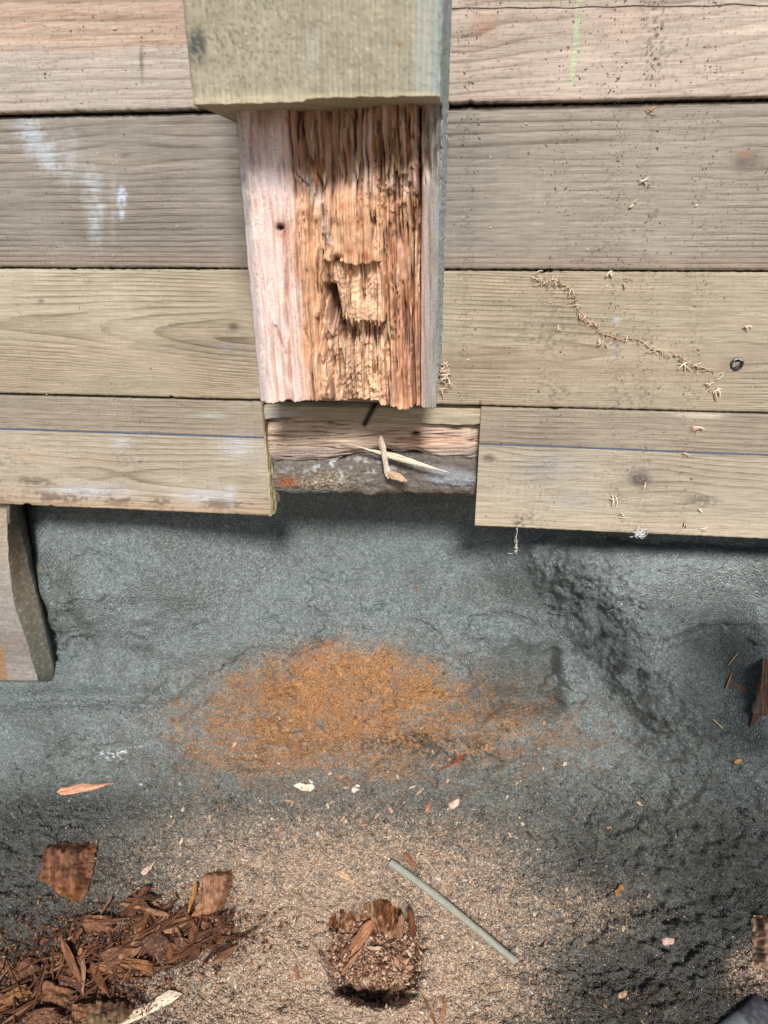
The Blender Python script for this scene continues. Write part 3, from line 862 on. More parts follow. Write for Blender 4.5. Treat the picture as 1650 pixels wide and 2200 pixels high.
# what is left of the lowest board in the cut-out: a split weathered slab over a dirty crust
def slab_grid(name, G, depth, c, mat, parent, extra=None, back=None, full_back=False):
    """front grid closed by a flat back, displaced by vector depth"""
    nv, nu = G.shape[:2]
    Bk = G+np.asarray(depth) if back is None else back
    n = nv*nu
    V = np.concatenate([G.reshape(-1, 3), Bk.reshape(-1, 3)])
    loop = list(range(nu))+[i*nu+nu-1 for i in range(1, nv)]+[(nv-1)*nu+j for j in range(nu-2, -1, -1)]+[i*nu for i in range(nv-2, 0, -1)]
    loop = np.array(loop); l2 = np.roll(loop, -1)
    # coarse back: one n-gon over the boundary ring
    faces = [grid_faces(nv, nu)[:, ::-1], np.stack([loop, l2, l2+n, loop+n], -1), [list((loop+n)[::-1])]]
    if full_back:
        faces[2] = grid_faces(nv, nu, off=n)
    used = np.zeros(2*n, bool); used[:n] = True; used[loop+n] = True
    if full_back: used[:] = True
    mp = np.cumsum(used)-1
    faces = [mp[f] if isinstance(f, np.ndarray) else [[int(mp[q]) for q in g] for g in f] for f in faces]
    c2 = np.concatenate([c.reshape(-1, 3), c.reshape(-1, 3)])[used]
    A = {'col': np.clip(c2, .003, 1)}
    if extra:
        for k, v in extra.items():
            A[k] = np.concatenate([v.ravel(), v.ravel()])[used]
    return obj(name, V[used], faces, A, mat, parent)

def remnant():
    nu, nv = 330, 110
    u = np.linspace(0, 1, nu); v = np.linspace(0, 1, nv)
    U, Vv = np.meshgrid(u, v)
    px = 556+(1036-556)*U; 
    q0 = 866+8*U
    q1 = 1000-12*U+14*fbm(px/60, px*0+2, 4, 181)+ -26*sst(700, 780, px)*(1-sst(880, 960, px))+18*sst(990, 1030, px)
    py = q0+(q1-q0)*Vv
    P0 = at(px, py, 0.016)
    rem = sst(-3, 3, 903+8*fbm(px/60, px*0, 3, 183)-12*np.exp(-((px-640)/60)**2)+(px-640)*0.012-py)   # original face left at the top
    left_pale = blob(px, py, 610, 885, 60, 14, 0.1, 4)
    h = 0.012*(1-rem)
    h = h+0.006*np.sin(np.clip((py-900)/95, 0, 1)*np.pi)*-1*(1-rem)
    g = fbm(px/150, (py+0.02*px)/5.0, 4, 185)
    h = h+0.0030*np.abs(g)*(1-rem)+0.0004*g*rem
    gr = fbm(px/260, py/12, 2, 188); h = h+0.004*np.exp(-(gr/0.05)**2)*(1-rem)
    h = h+0.010*blob(px, py, 893, 931, 9, 5)+0.006*sst(1005, 1030, px)*sst(905, 920, py)
    h = h+0.006*sst(0.85, 1.0, Vv)
    h = h-0.016+0.004
    P0[..., 1] += h
    c = np.broadcast_to(lin(190, 168, 148)*0.88, px.shape+(3,)).copy()
    c = mixc(c, sst(0.0, 0.4, g)*0.5, lin(220, 202, 182)*0.9)
    c = mixc(c, sst(0.1, 0.35, -g)*0.5, lin(136, 112, 96)*K)
    c = mixc(c, np.exp(-(gr/0.035)**2)*0.7, lin(92, 74, 70)*K)
    c = mixc(c, sst(945, 975, py)*0.55, lin(150, 140, 138)*K)
    c = mixc(c, blob(px, py, 930, 945, 110, 14)*0.55, lin(206, 158, 132)*K)
    c = mixc(c, rem*0.95, lin(168, 156, 132)*K)
    c = mixc(c, rem*left_pale*0.9, lin(178, 172, 164)*K)
    c = mixc(c, rem*blob(px, py, 990, 883, 40, 7, 0, 4)*0.6, lin(204, 190, 160)*K)
    mk = np.exp(-(segd(px, py, [(806, 868), (796, 886), (784, 910)])/6.0)**2)
    c = mixc(c, np.clip(mk*1.2, 0, 1)*0.95, (0.012, 0.012, 0.014))
    c = mixc(c, blob(px, py, 893, 931, 9, 5)*0.95, (0.01, 0.008, 0.007))
    c = c*(1+0.35*noise(px/40, py/1.6, 189)[..., None])
    o = slab_grid('plank', P0, (0, 0.022, 0), c, M_ROTX, wall)
    o['label'] = 'split pinkish grey remains of the sawn out lowest board'
    # crust of mortar, dirt and rust along its foot
    nu, nv = 330, 70
    U, Vv = np.meshgrid(np.linspace(0, 1, nu), np.linspace(0, 1, nv))
    px = 590+(1034-590)*U
    q0 = 990+0*px+12*fbm(px/50, px*0+1, 3, 191)-14*sst(700, 780, px)
    q1 = 1059+12*U+5*fbm(px/30, px*0, 3, 192)+9*np.exp(-((px-795)/16)**2)
    py = q0+(q1-q0)*Vv
    P0 = at(px, py, 0.020)
    h = -0.007*np.sin(Vv*np.pi)**0.6+0.0035*fbm(px/24, py/18, 4, 194)+0.004*sst(0.85, 1, Vv)
    h = h-0.003*blob(px, py, 970, 1022, 60, 18, 0.1, 6)
    P0[..., 1] += h
    n = fbm(px/22, py/14, 4, 196); n2 = fbm(px/6, py/5, 3, 197)
    c = np.broadcast_to(lin(112, 104, 96)*K, px.shape+(3,)).copy()
    c = mixc(c, sst(0.05, 0.4, n)*blob(px, py, 750, 1005, 110, 26)*1.0, lin(196, 202, 200)*K)
    c = mixc(c, blob(px, py, 620, 1032, 20, 12)*0.9, lin(150, 82, 40)*K)
    c = mixc(c, blob(px, py, 700, 1035, 60, 22)*sst(-0.1, .3, n2)*0.7, lin(196, 168, 120)*K)
    c = mixc(c, blob(px, py, 968, 1020, 58, 22, 0.1, 5)*0.7, lin(156, 162, 168)*K)
    c = mixc(c, blob(px, py, 985, 1000, 50, 14)*sst(-.1, .2, n2)*0.8, lin(92, 78, 66)*K)
    c = mixc(c, sst(0.72, 0.9, Vv)*0.75, lin(80, 72, 64)*K)
    c = mixc(c, sst(0.80, 0.86, Vv)*(1-sst(690, 760, px))*0.7, lin(150, 154, 152)*K)
    c = c*(1+0.6*n2[..., None])
    o2 = slab_grid('dirt_crust', P0, (0, 0.02, 0), c, M_ROTX, o)
    o2['label'] = 'crust of pale mortar, dirt and a rust spot along the split board'
remnant()

# ------------------------------------------------------------------ the rotten post
PX0, PX1, PF, PN = -0.2064, -0.0243, -0.195, -0.155     # left, right, front plane, notch plane
ZB = ZC+0.0755
post = empty('wooden_post', ((PX0+PX1)/2, -0.08, ZC-0.185))
tag(post, 'square timber post cut back to its rotten core, standing in front of the boards', 'post')

def upper_block():
    zz = np.concatenate([[ZC+0.62, ZC+0.45, ZC+0.32], np.arange(ZC+0.24, ZB, -0.0014), [ZB]])
    w = PX1-PX0
    # cross-section: left back -> left front -> front -> waney right arris -> right back
    pr = [(0, 0.0)]
    pr += [(0, y) for y in (-0.05, -0.10, -0.15, -0.185, -0.191)]
    pr += [(0.0012, -0.1937), (0.0035, -0.195)]
    pr += [(x, -0.195) for x in np.linspace(0.006, w-0.022, 96)]
    pr += [(w-0.022+0.022*math.sin(t), -0.195+0.0105*(1-math.cos(t))) for t in np.linspace(0.1, math.pi/2, 12)]
    pr += [(w, y) for y in np.linspace(-0.180, -0.002, 60)]
    pr = np.array(pr)
    nu = len(pr)
    Z, Xl = np.meshgrid(zz, pr[:, 0], indexing='ij')
    Yl = np.broadcast_to(pr[:, 1], Z.shape).copy()
    X = PX0+Xl
    bottom = sst(0.004, 0.0, Z-ZB)
    Z = Z+(0.0010*fbm(X*120, Yl*30, 3, 201)-0.0022*(1-sst(-0.122, -0.120, X)))*(Z < ZB+0.006)
    side = (Xl > w-0.004)
    wav = 0.0008*fbm(X*20, Z*20, 3, 203)+0.0006*fbm(X*300, Z*120, 2, 205)
    Y = Yl-wav*(~side)*(Yl < -0.19)
    X = X+(0.0016*fbm(Yl*30, Z*14, 3, 206)+0.0010*noise(Yl*400, Z*160, 208))*side
    G = np.stack([X, Y, Z], -1)
    px, py = proj(G)
    n2 = fbm(px/9, py/7, 3, 210); n = fbm(px/60, py/40, 4, 211)
    c = np.broadcast_to(lin(166, 158, 137)*0.74, G.shape)*(1+0.25*n[..., None])
    dens = 0.25+0.8*blob(px, py, 520, 80, 150, 110)+0.4*blob(px, py, 880, 170, 80, 60)
    c = mixc(c, sst(0.18, 0.34, fbm(px/7, py/10, 3, 213))*np.clip(dens, 0, 1)*0.75, lin(92, 90, 76)*K)
    c = mixc(c, sst(0.30, 0.40, fbm(px/6, py/6, 3, 215))*0.5, lin(206, 198, 160)*K)
    bp = blob(px, py, 424, 97, 20, 42, 0, 5)*sst(-0.55, 0.0, n2+0.3*n)
    c = mixc(c, bp*0.92, lin(70, 74, 72)*K)
    c = mixc(c, blob(px, py, 665, 90, 20, 90, 0.12)*sst(-0.3, 0.4, n)*0.65, lin(176, 174, 168)*K)
    c = mixc(c, blob(px, py, 860, 95, 8, 5)*0.8, lin(140, 92, 52)*K)
    wane = sst(w-0.022, w-0.014, Xl)
    c = mixc(c, wane*0.75, lin(168, 172, 164)*K)
    sd2 = side.astype(float)
    c = mixc(c, sd2*0.8, lin(172, 184, 182)*K)
    c = mixc(c, sd2*sst(0.12, 0.35, n2)*0.4, lin(104, 108, 100)*K)
    c = mixc(c, sst(ZB+0.004, ZB+0.001, Z)*0.5, lin(206, 194, 162)*K)
    c = mixc(c, sst(0.15, 0.4, fbm(px/26, py/3.2, 3, 216))*0.35*(1-sd2), lin(112, 106, 88)*K)
    ring = X/0.004+0.6*fbm(X*20, Z*3, 3, 217)
    nv = len(zz)
    o = obj('upper_block', *sharp_sweep(G, {'col': np.clip(c, .01, 1), 'ring': ring}), M_BLOCK, post)
    o['label'] = 'sound olive tan upper length of the post with a black smudge'
upper_block()

def core():
    nu, nv = 300, 470
    U, Vv = np.meshgrid(np.linspace(0, 1, nu), np.linspace(0, 1, nv))
    top = 205.0
    bot_pts = [(550, 866), (600, 868), (640, 867), (655, 862), (690, 864), (715, 867), (738, 873), (745, 866), (790, 863), (812, 864), (818, 876), (835, 880), (858, 884), (882, 880), (893, 878), (905, 876)]
    xr_top, xr_bot = 897.0, 905.0
    xl_top, xl_bot = 500.0, 556.0
    pxb = xl_bot+(xr_bot-xl_bot)*U
    bot = np.interp(pxb, *zip(*bot_pts))+13*fbm(pxb/26, pxb*0, 4, 221, 0.6)-3
    py = top+(bot-top)*Vv
    f = (py-225)/640.0
    xl = xl_top+(xl_bot-xl_top)*f+2.0*fbm(py/40, py*0, 3, 223)
    xr = xr_top+(xr_bot-xr_top)*f
    px = xl+(xr-xl)*U
    # straighten: fibre coordinate runs along the post
    a = 500+(px-xl)/(xr-xl)*397           # 500..897 across, constant along a fibre
    P0 = at(px, py, PN+0.070*np.clip((py-225)/645, 0, 1))
    smooth = 1-sst(592, 632, a+20*fbm(py/110, py*0, 3, 225)+8*noise(a/8, py/50, 224))                # planed-looking sound strip on the left
    aw = a+5*fbm(py/120, a/60, 3, 226)
    fib = fbm(aw/10, py/420, 3, 227); fib2 = fbm(aw/28, py/520, 3, 231)
    rdg = 1-2*np.abs(fbm(aw/15, py/460, 3, 233))
    h = (0.0034*fib+0.0055*fib2-0.0045*rdg)*(1-0.72*smooth)+0.002*(1-smooth)
    right = sst(800, 830, a)
    h = h+right*(0.0050*np.abs(fbm(aw/11, py/260, 3, 235))+0.003*fbm(aw/18, py/90, 3, 237))
    wx = px+9*fbm(px/30, py/40, 3, 238)
    crumb = 0.0016*fbm((wx+0.4*py)/9, (py-0.3*wx)/13, 4, 239, 0.65)
    dsp = fbm(aw/15, py/620, 3, 277); dmask = sst(-0.25, 0.15, fbm(px/60, py/110, 3, 279))*(1-0.82*smooth)
    h = h+0.012*np.exp(-(dsp/0.045)**2)*dmask
    h = h-0.0035*sst(0.3, 0.45, fbm(aw/5, py/170, 3, 281))*(1-smooth)
    h = h+0.005*fbm(px/45, py/80, 3, 285)*(1-smooth)
    # general hollow towards the middle
    h = h+0.010*np.exp(-((a-715)/80)**2)*(1-sst(380, 470, py))
    h = h+0.006*sst(640, 655, a)*(1-sst(700, 720, a))
    # yellow plate with a ragged foot, crumbly layer under it, cavity below that
    e1 = 562+7*noise(px/16, px*0, 241)+9*np.exp(-((px-768)/20)**2)-10*np.exp(-((px-722)/8)**2)
    e2 = 690+20*np.abs(noise(px/9, px*0, 243))-12*np.exp(-((px-735)/20)**2)
    wv = 16*fbm(py/36, py*0+1, 3, 242)
    inx = sst(690, 708, px+wv)*(1-sst(808, 828, px+0.7*wv+0.05*(py-560)))
    inx1 = sst(698, 714, px-0.10*(py-565)+wv)*(1-sst(815, 850, px-wv))
    lay1 = sst(-1.5, 1.5, py-e1)*inx
    lay2 = sst(-1.5, 1.5, py-e2)*inx1
    h = h-0.004*inx*(1-lay1)*sst(370, 420, py)
    h = h+0.006*lay1*(1-0.0*py)+crumb*lay1*1.6
    h = h+lay2*0.020*(1-sst(700, 800, py)*0.75)+lay2*crumb*1.5
    # slot
    slot = np.exp(-((px-(706+(py-620)*0.18))/12)**4)*sst(606, 620, py+5*noise(px/6, py*0, 245))*(1-sst(680, 760, py))
    h = h+0.030*slot
    slit2 = np.exp(-((px-712)/5)**2)*sst(760, 790, py); h = h+0.008*slit2
    # long splits
    def split(pts, w, dpt):
        return dpt*np.exp(-(segd(px, py, pts)/w)**2)
    h = h+split([(880, 395), (889, 480), (884, 640), (886, 760), (890, 876)], 3.2, 0.016)
    h = h+split([(616, 250), (632, 370), (660, 400)], 2.5, 0.004)+split([(640, 230), (655, 330), (690, 400)], 3, 0.007)
    h = h+split([(608, 500), (617, 560), (614, 660), (622, 760), (626, 868)], 3, 0.0028)+split([(592, 702), (612, 760)], 3, 0.002)
    h = h+split([(690, 540), (700, 610), (690, 690), (706, 790), (712, 866)], 3, 0.008)
    h = h+split([(838, 480), (828, 620), (832, 770)], 2.5, 0.006)+split([(870, 230), (878, 330), (872, 400)], 3, 0.008)
    h = h+split([(760, 225), (768, 330)], 3, 0.007)+split([(812, 260), (806, 345)], 3, 0.006)
    h = h+0.006*blob(px, py, 602, 490, 7, 7)+0.003*blob(px, py, 607, 500, 14, 20)
    h = h+0.010*blob(px, py, 725, 555, 9, 6)
    # broken tufts at right
    tuft = sst(0.1, 0.4, fbm(px/16, py/26, 3, 247))*blob(px, py, 845, 395, 50, 70)
    h = h-0.006*tuft
    h = h-0.0045*sst(0.05, 0.2, noise(px/13, py/60, 249))*sst(640, 655, a)*(1-sst(690, 705, a))*sst(340, 420, py)
    edge = sst(0, 0.02, U); h = h+0.006*(1-edge)**2
    h = h+0.010*(1-sst(0.0, 0.012, 1-U))
    P0[..., 1] += h
    # colours of the wood itself
    s1 = fbm(aw/6, py/420, 4, 251); s2 = noise(a/2.2, py/180, 253)
    c = np.broadcast_to(lin(218, 174, 138), px.shape+(3,)).copy()
    c = mixc(c, sst(0.0, 0.4, s1)*0.55, lin(234, 206, 176))
    c = mixc(c, sst(0.05, 0.4, -s1)*0.75, lin(170, 118, 90))
    # pale sound strip
    pk = np.broadcast_to(lin(230, 206, 195), px.shape+(3,)).copy()
    pk = mixc(pk, sst(0.0, 0.35, s1)*0.6, lin(238, 220, 214))
    pk = mixc(pk, sst(0.05, 0.3, noise(aw/11, py/420, 255))*0.6, lin(206, 160, 142))
    pk = mixc(pk, sst(0.0, 0.5, fbm(px/40, py/90, 3, 256))*0.4, lin(250, 240, 234))
    pk = mixc(pk, np.exp(-((a-631)/8)**2)*0.8, lin(246, 240, 240))
    pk = mixc(pk, np.clip(np.exp(-((a-513)/9)**2)+np.exp(-((a-503)/6)**2), 0, 1)*0.7, lin(170, 166, 166))
    c = c*(1-smooth[..., None])+pk*smooth[..., None]
    gy = 1-sst(385, 440, py+12*noise(a/14, py*0, 257))
    c = mixc(c, gy*smooth*0.6, lin(206, 198, 206))
    c = mixc(c, gy*(1-smooth)*0.62, lin(168, 142, 130))
    c = mixc(c, gy*(1-smooth)*sst(0.1, 0.4, s1)*0.6, lin(214, 204, 206))
    c = mixc(c, gy*(1-smooth)*sst(0.1, 0.4, -s1)*0.7, lin(118, 78, 58))
    c = mixc(c, gy*np.clip(blob(px, py, 575, 240, 26, 40)+np.exp(-((a-640)/8)**2), 0, 1)*0.7, lin(140, 100, 80))
    c = mixc(c, right*sst(400, 470, py)*0.7, lin(192, 142, 110))
    c = mixc(c, right*sst(400, 470, py)*sst(0.05, 0.4, s1)*0.6, lin(214, 174, 146))
    c = mixc(c, right*sst(0.05, 0.35, -s1-0.2*s2)*0.6, lin(134, 88, 66))
    c = mixc(c, lay1*(1-lay2)*0.7, lin(222, 186, 156))
    c = mixc(c, lay2*0.75, lin(220, 184, 152))
    c = mixc(c, lay2*(1-sst(736, 756, px-(py-720)*0.15))*0.7, lin(160, 126, 100))
    c = mixc(c, slot*0.8, lin(112, 84, 68))
    for (x_, y_, rx, ry) in ((737, 445, 9, 12), (772, 470, 7, 16), (728, 480, 5, 5), (752, 540, 10, 12), (790, 548, 8, 10)):
        c = mixc(c, blob(px, py, x_, y_, rx, ry)*0.7, lin(160, 92, 50))
    c = mixc(c, np.clip(np.exp(-(segd(px, py, [(608, 505), (617, 560), (614, 660), (622, 760), (626, 868)])/(5+3*noise(py/30, py*0, 258)))**2)+np.exp(-(segd(px, py, [(592, 702), (612, 760)])/5)**2), 0, 1)*sst(-0.5, 0.1, fbm(px/12, py/40, 3, 260))*0.7, lin(176, 124, 96))
    c = mixc(c, blob(px, py, 607, 497, 15, 22, -0.3)*0.7, lin(170, 118, 88))
    c = mixc(c, blob(px, py, 600, 489, 7, 7, 0, 4)*0.95, lin(34, 30, 32))
    c = mixc(c, blob(px, py, 524, 385, 7, 14)*0.8, lin(96, 92, 94))
    c = mixc(c, np.exp(-(segd(px, py, [(524, 390), (532, 450), (528, 480)])/7)**2)*0.5, lin(140, 140, 142))
    c = mixc(c, np.exp(-(segd(px, py, [(655, 380), (690, 440), (705, 520)])/9)**2)*0.55, lin(214, 206, 204))
    # thin dark splits and torn pale fibres along the grain
    ds = np.exp(-(dsp/0.045)**2)*dmask
    c = mixc(c, ds*0.8, lin(104, 72, 58))
    tf = sst(0.3, 0.5, fbm(aw/5, py/170, 3, 281))*(1-smooth)
    c = mixc(c, tf*0.5, lin(236, 214, 194))
    c = mixc(c, sst(0.2, 0.5, fbm(px/50, py/70, 3, 283))*0.35*(1-smooth), lin(186, 150, 132))
    c = c*(1+0.30*s2[..., None]*(1-0.55*smooth[..., None]))*0.95
    # horizontal chatter marks on the sound strip
    c = c*(1+0.22*(smooth*noise(px/14, py/2.6, 259)*sst(-0.2, 0.3, fbm(px/30, py/60, 2, 262)))[..., None])
    Bk = P0.copy(); Bk[..., 1] = -0.001
    o = slab_grid('rotten_core', P0, None, c, M_ROT, post, back=Bk)
    o['label'] = 'exposed rotten heartwood, pale pink at left, crumbling orange at right'
core()

def shell():
    """weathered outer shell left standing along the right arris"""
    zz = np.linspace(at(930, 205, PN)[2], at(930, 876, PN+0.070)[2], 300)
    x0 = at(900, 540, PN)[0]
    x1 = PX1
    nF, nS = 36, 60
    pr = [(x0+0.001, -0.004), (x0, -0.07), (x0, PN+0.003)]
    pr += [(x0+(x1-x0)*t, PN-0.0035*math.sin(t*2.6)) for t in np.linspace(0.03, 0.93, nF)]
    pr += [(x1-0.0006, PN+0.003)]+[(x1, y) for y in np.linspace(PN+0.006, -0.0015, nS)]
    pr = np.array(pr); nu = len(pr)
    Z, X = np.meshgrid(zz, pr[:, 0], indexing='ij')
    Y = np.broadcast_to(pr[:, 1], Z.shape).copy()
    t = (zz[0]-Z)/(zz[0]-zz[-1])
    side = (X > x1-0.0003)
    front = np.broadcast_to((pr[:, 1] < PN+0.008), Y.shape) & ~side
    Y = np.where(Y < -0.01, Y*(1-0.45*t*(Y/PN)), Y)
    X = X+0.0012*fbm(Z*14, Y*8, 3, 261)+0.0012*noise(Z*160, Y*300, 263)*side
    X = X-0.010*sst(0.86, 1.0, t)*side*sst(-0.14, 0.0, Y+0.02)
    Y = Y+front*(0.0025*fbm(X*260, Z*12, 3, 265)+0.003*fbm(X*60, Z*8, 3, 267))
    Y = Y+front*0.008*(1-sst(0.15, 0.35, t))*sst(-0.2, 0.3, fbm(X*90, Z*24, 3, 269))
    G = np.stack([X, Y, Z], -1)
    G[-1, :, 2] += 0.0025*noise(X[-1]*400, Y[-1]*60, 271)
    px, py = proj(G)
    n = fbm(px/8, py/120, 4, 273); n2 = fbm(px/5, py/5, 3, 275)
    c = np.broadcast_to(lin(170, 166, 158)*K, G.shape).copy()
    c = mixc(c, sst(0.0, 0.4, n)*0.5, lin(140, 138, 126)*K)
    c = mixc(c, (1-sst(x0+0.002, x0+0.009, X))*front*0.7, lin(222, 190, 176)*K)
    c = mixc(c, (1-sst(0.0, 0.35, t))*front*sst(-0.1, 0.3, n)*0.8, lin(112, 104, 88)*K)
    c = mixc(c, side*0.85, lin(176, 192, 194)*K)
    c = mixc(c, side*sst(0.15, 0.4, n2)*0.35, lin(120, 128, 124)*K)
    c = c*(1+0.25*n2[..., None])
    o = obj('outer_shell', G, sweep_faces(len(zz), nu), {'col': np.clip(c, .01, 1)}, M_ROT, post)
    o['label'] = 'grey weathered outer shell along the right edge of the rotten core'
shell()

# ------------------------------------------------------------------ old posts at the sides of the bay
def left_stub():
    vr = np.linspace(1066, 1463, 150)
    fx = np.interp(vr, [1066, 1154, 1200, 1236, 1286, 1334, 1380, 1463], [14, 15, 17, 20, 27, 42, 58, 81])
    bx = np.interp(vr, [1066, 1150, 1256, 1360, 1440, 1463], [20, 40, 66, 92, 110, 106])
    nF, nS = 60, 36
    rows = []
    for r, a, b in zip(vr, fx, bx):
        a = a+1.5*float(noise(np.array(r/18), np.array(0.3), 301)); b = b+1.2*float(noise(np.array(r/14), np.array(0.7), 302))
        f = at(np.linspace(-75, a, nF), np.full(nF, r), 0.006)
        k = np.linspace(0, 1, nS+1)[1:]
        p1 = at(a, r, 0.006); p2 = at(b+6, r-0.05*(b-a), 0.034)
        g = p1+(p2-p1)*k[:, None]
        rows.append(np.concatenate([f, g]))
    G = np.array(rows)
    px, py = proj(G)
    sidem = np.zeros(G.shape[:2]); sidem[:, nF:] = 1
    # the upper corner was hewn away
    hew = (1-sst(1180, 1300, py+px*-1.6+40))*(1-sidem)
    G[..., 1] += 0.012*hew+0.0015*fbm(px/14, py/60, 3, 303)*(1-sidem)
    G[..., 0] += sidem*0.0008*fbm(px/20, py/25, 4, 305)
    n = fbm(px/60, py/9, 4, 307); n2 = fbm(px/7, py/7, 3, 309)
    c = np.broadcast_to(lin(150, 142, 134)*K, G.shape).copy()
    c = mixc(c, sst(0, .4, n)*0.5, lin(178, 172, 164)*K)
    c = mixc(c, sst(1320, 1390, py)*(1-sst(1410, 1440, py))*0.4, lin(112, 98, 92)*K)
    c = mixc(c, hew*0.6, lin(176, 160, 132)*K)
    c = mixc(c, (1-sst(5, 14, px-(py-1400)*0.15))*sst(1380, 1400, py)*0.8, lin(150, 116, 76)*K)
    mud = np.broadcast_to(lin(112, 114, 104)*0.9, G.shape).copy()
    mud = mixc(mud, blob(px, py, 42, 1230, 26, 150, -0.22)*0.5, lin(126, 98, 66)*0.8)
    mud = mixc(mud, blob(px, py, 36, 1170, 22, 60)*0.6, lin(78, 66, 58)*0.8)
    mud = mixc(mud, sst(0.2, 0.4, n2)*0.5, lin(150, 152, 142)*0.8)
    c = c*(1-sidem[..., None])+mud*sidem[..., None]
    c = c*(1+0.35*n2[..., None])
    o = slab_grid('post_stub', G, (-0.035, 0.075, 0.0), c, M_ROTX, None, full_back=True)
    tag(o, 'grey hewn timber end with a muddy rusty side at the left edge under the boards', 'post stub')
left_stub()

def patch(name, pxg, pyg, thick, hf, cf, mat, parent=None, sink=0.006, full=True):
    """a solid piece lying on the soil: grid of photo pixels -> soil points raised by hf"""
    nv, nu = pxg.shape
    G = np.zeros((nv, nu, 3)); Bk = np.zeros((nv, nu, 3))
    H = hf(pxg, pyg)
    Uu, Vv_ = np.meshgrid(np.linspace(0, 1, nu), np.linspace(0, 1, nv))
    edge_ = np.minimum(np.minimum(Uu, 1-Uu), np.minimum(Vv_, 1-Vv_))+0.05*fbm(pxg/9, pyg/9, 3, 391)
    H = H-0.75*thick*(1-sst(0.0, 0.13, edge_))
    p00, n0 = at_g(pxg.mean(), pyg.mean(), 0, full)
    d = ray(pxg, pyg)
    # rest on the mean tangent plane of the soil there
    tt = ((p00-CAM)@n0)/(d@n0)
    base = CAM+d*tt[..., None]
    G = base+n0*(thick+H)[..., None]
    Bk = base-n0*sink
    c = cf(pxg, pyg)
    return slab_grid(name, G, None, c, mat, parent, back=Bk)

def quad_grid(left, right, rows, nu=50, nv=60, jt=0, jb=0, seed=0):
    """left/right edges given as px over rows; jagged ends"""
    U, V = np.meshgrid(np.linspace(0, 1, nu), np.linspace(0, 1, nv))
    r0, r1 = rows
    top = r0+jt*np.abs(noise(U*9, U*0+seed, 311))*2; bot = r1-jb*np.abs(noise(U*8+4, U*0+seed, 312))*2
    py = top+(bot-top)*V
    lx = np.interp(py, *zip(*left)); rx = np.interp(py, *zip(*right))
    lx = lx+10*fbm(py/22, py*0+seed, 4, 313, 0.6); rx = rx+10*fbm(py/22, py*0+seed+5, 4, 314, 0.6)
    return lx+(rx-lx)*U, py

def right_stub():
    px, py = quad_grid([(1430, 1640), (1480, 1630), (1530, 1618), (1560, 1614), (1580, 1626), (1606, 1636)], [(1430, 1720), (1606, 1720)], (1440, 1607), 60, 90, 8, 10, 3)
    def cf(a, b):
        n = fbm(a/5, b/60, 4, 315); n2 = fbm(a/6, b/6, 3, 316)
        c = np.broadcast_to(lin(70, 48, 38)*K, a.shape+(3,)).copy()
        c = mixc(c, sst(0, .4, n)*0.6, lin(108, 78, 58)*K)
        c = mixc(c, sst(-0.1, .3, fbm(a/20, b/30, 3, 320))*0.7, lin(72, 72, 66)*K)
        c = mixc(c, sst(1545, 1580, b)*sst(1630, 1650, a)*0.8, lin(196, 186, 172)*K)
        return c*0.7*(1+0.4*n2[..., None])
    p0, n0 = at_g(1640, 1520)
    y0 = p0[1]+0.002
    G = at(px, py, y0)
    G[..., 1] += 0.003*fbm(px/6, py/60, 3, 317)
    o = slab_grid('post_stub', G, (0.02, 0.05, 0.0), cf(px, py), M_ROT, None)
    tag(o, 'red brown broken timber stub at the right edge beside the dark soil wedge', 'post stub')
right_stub()

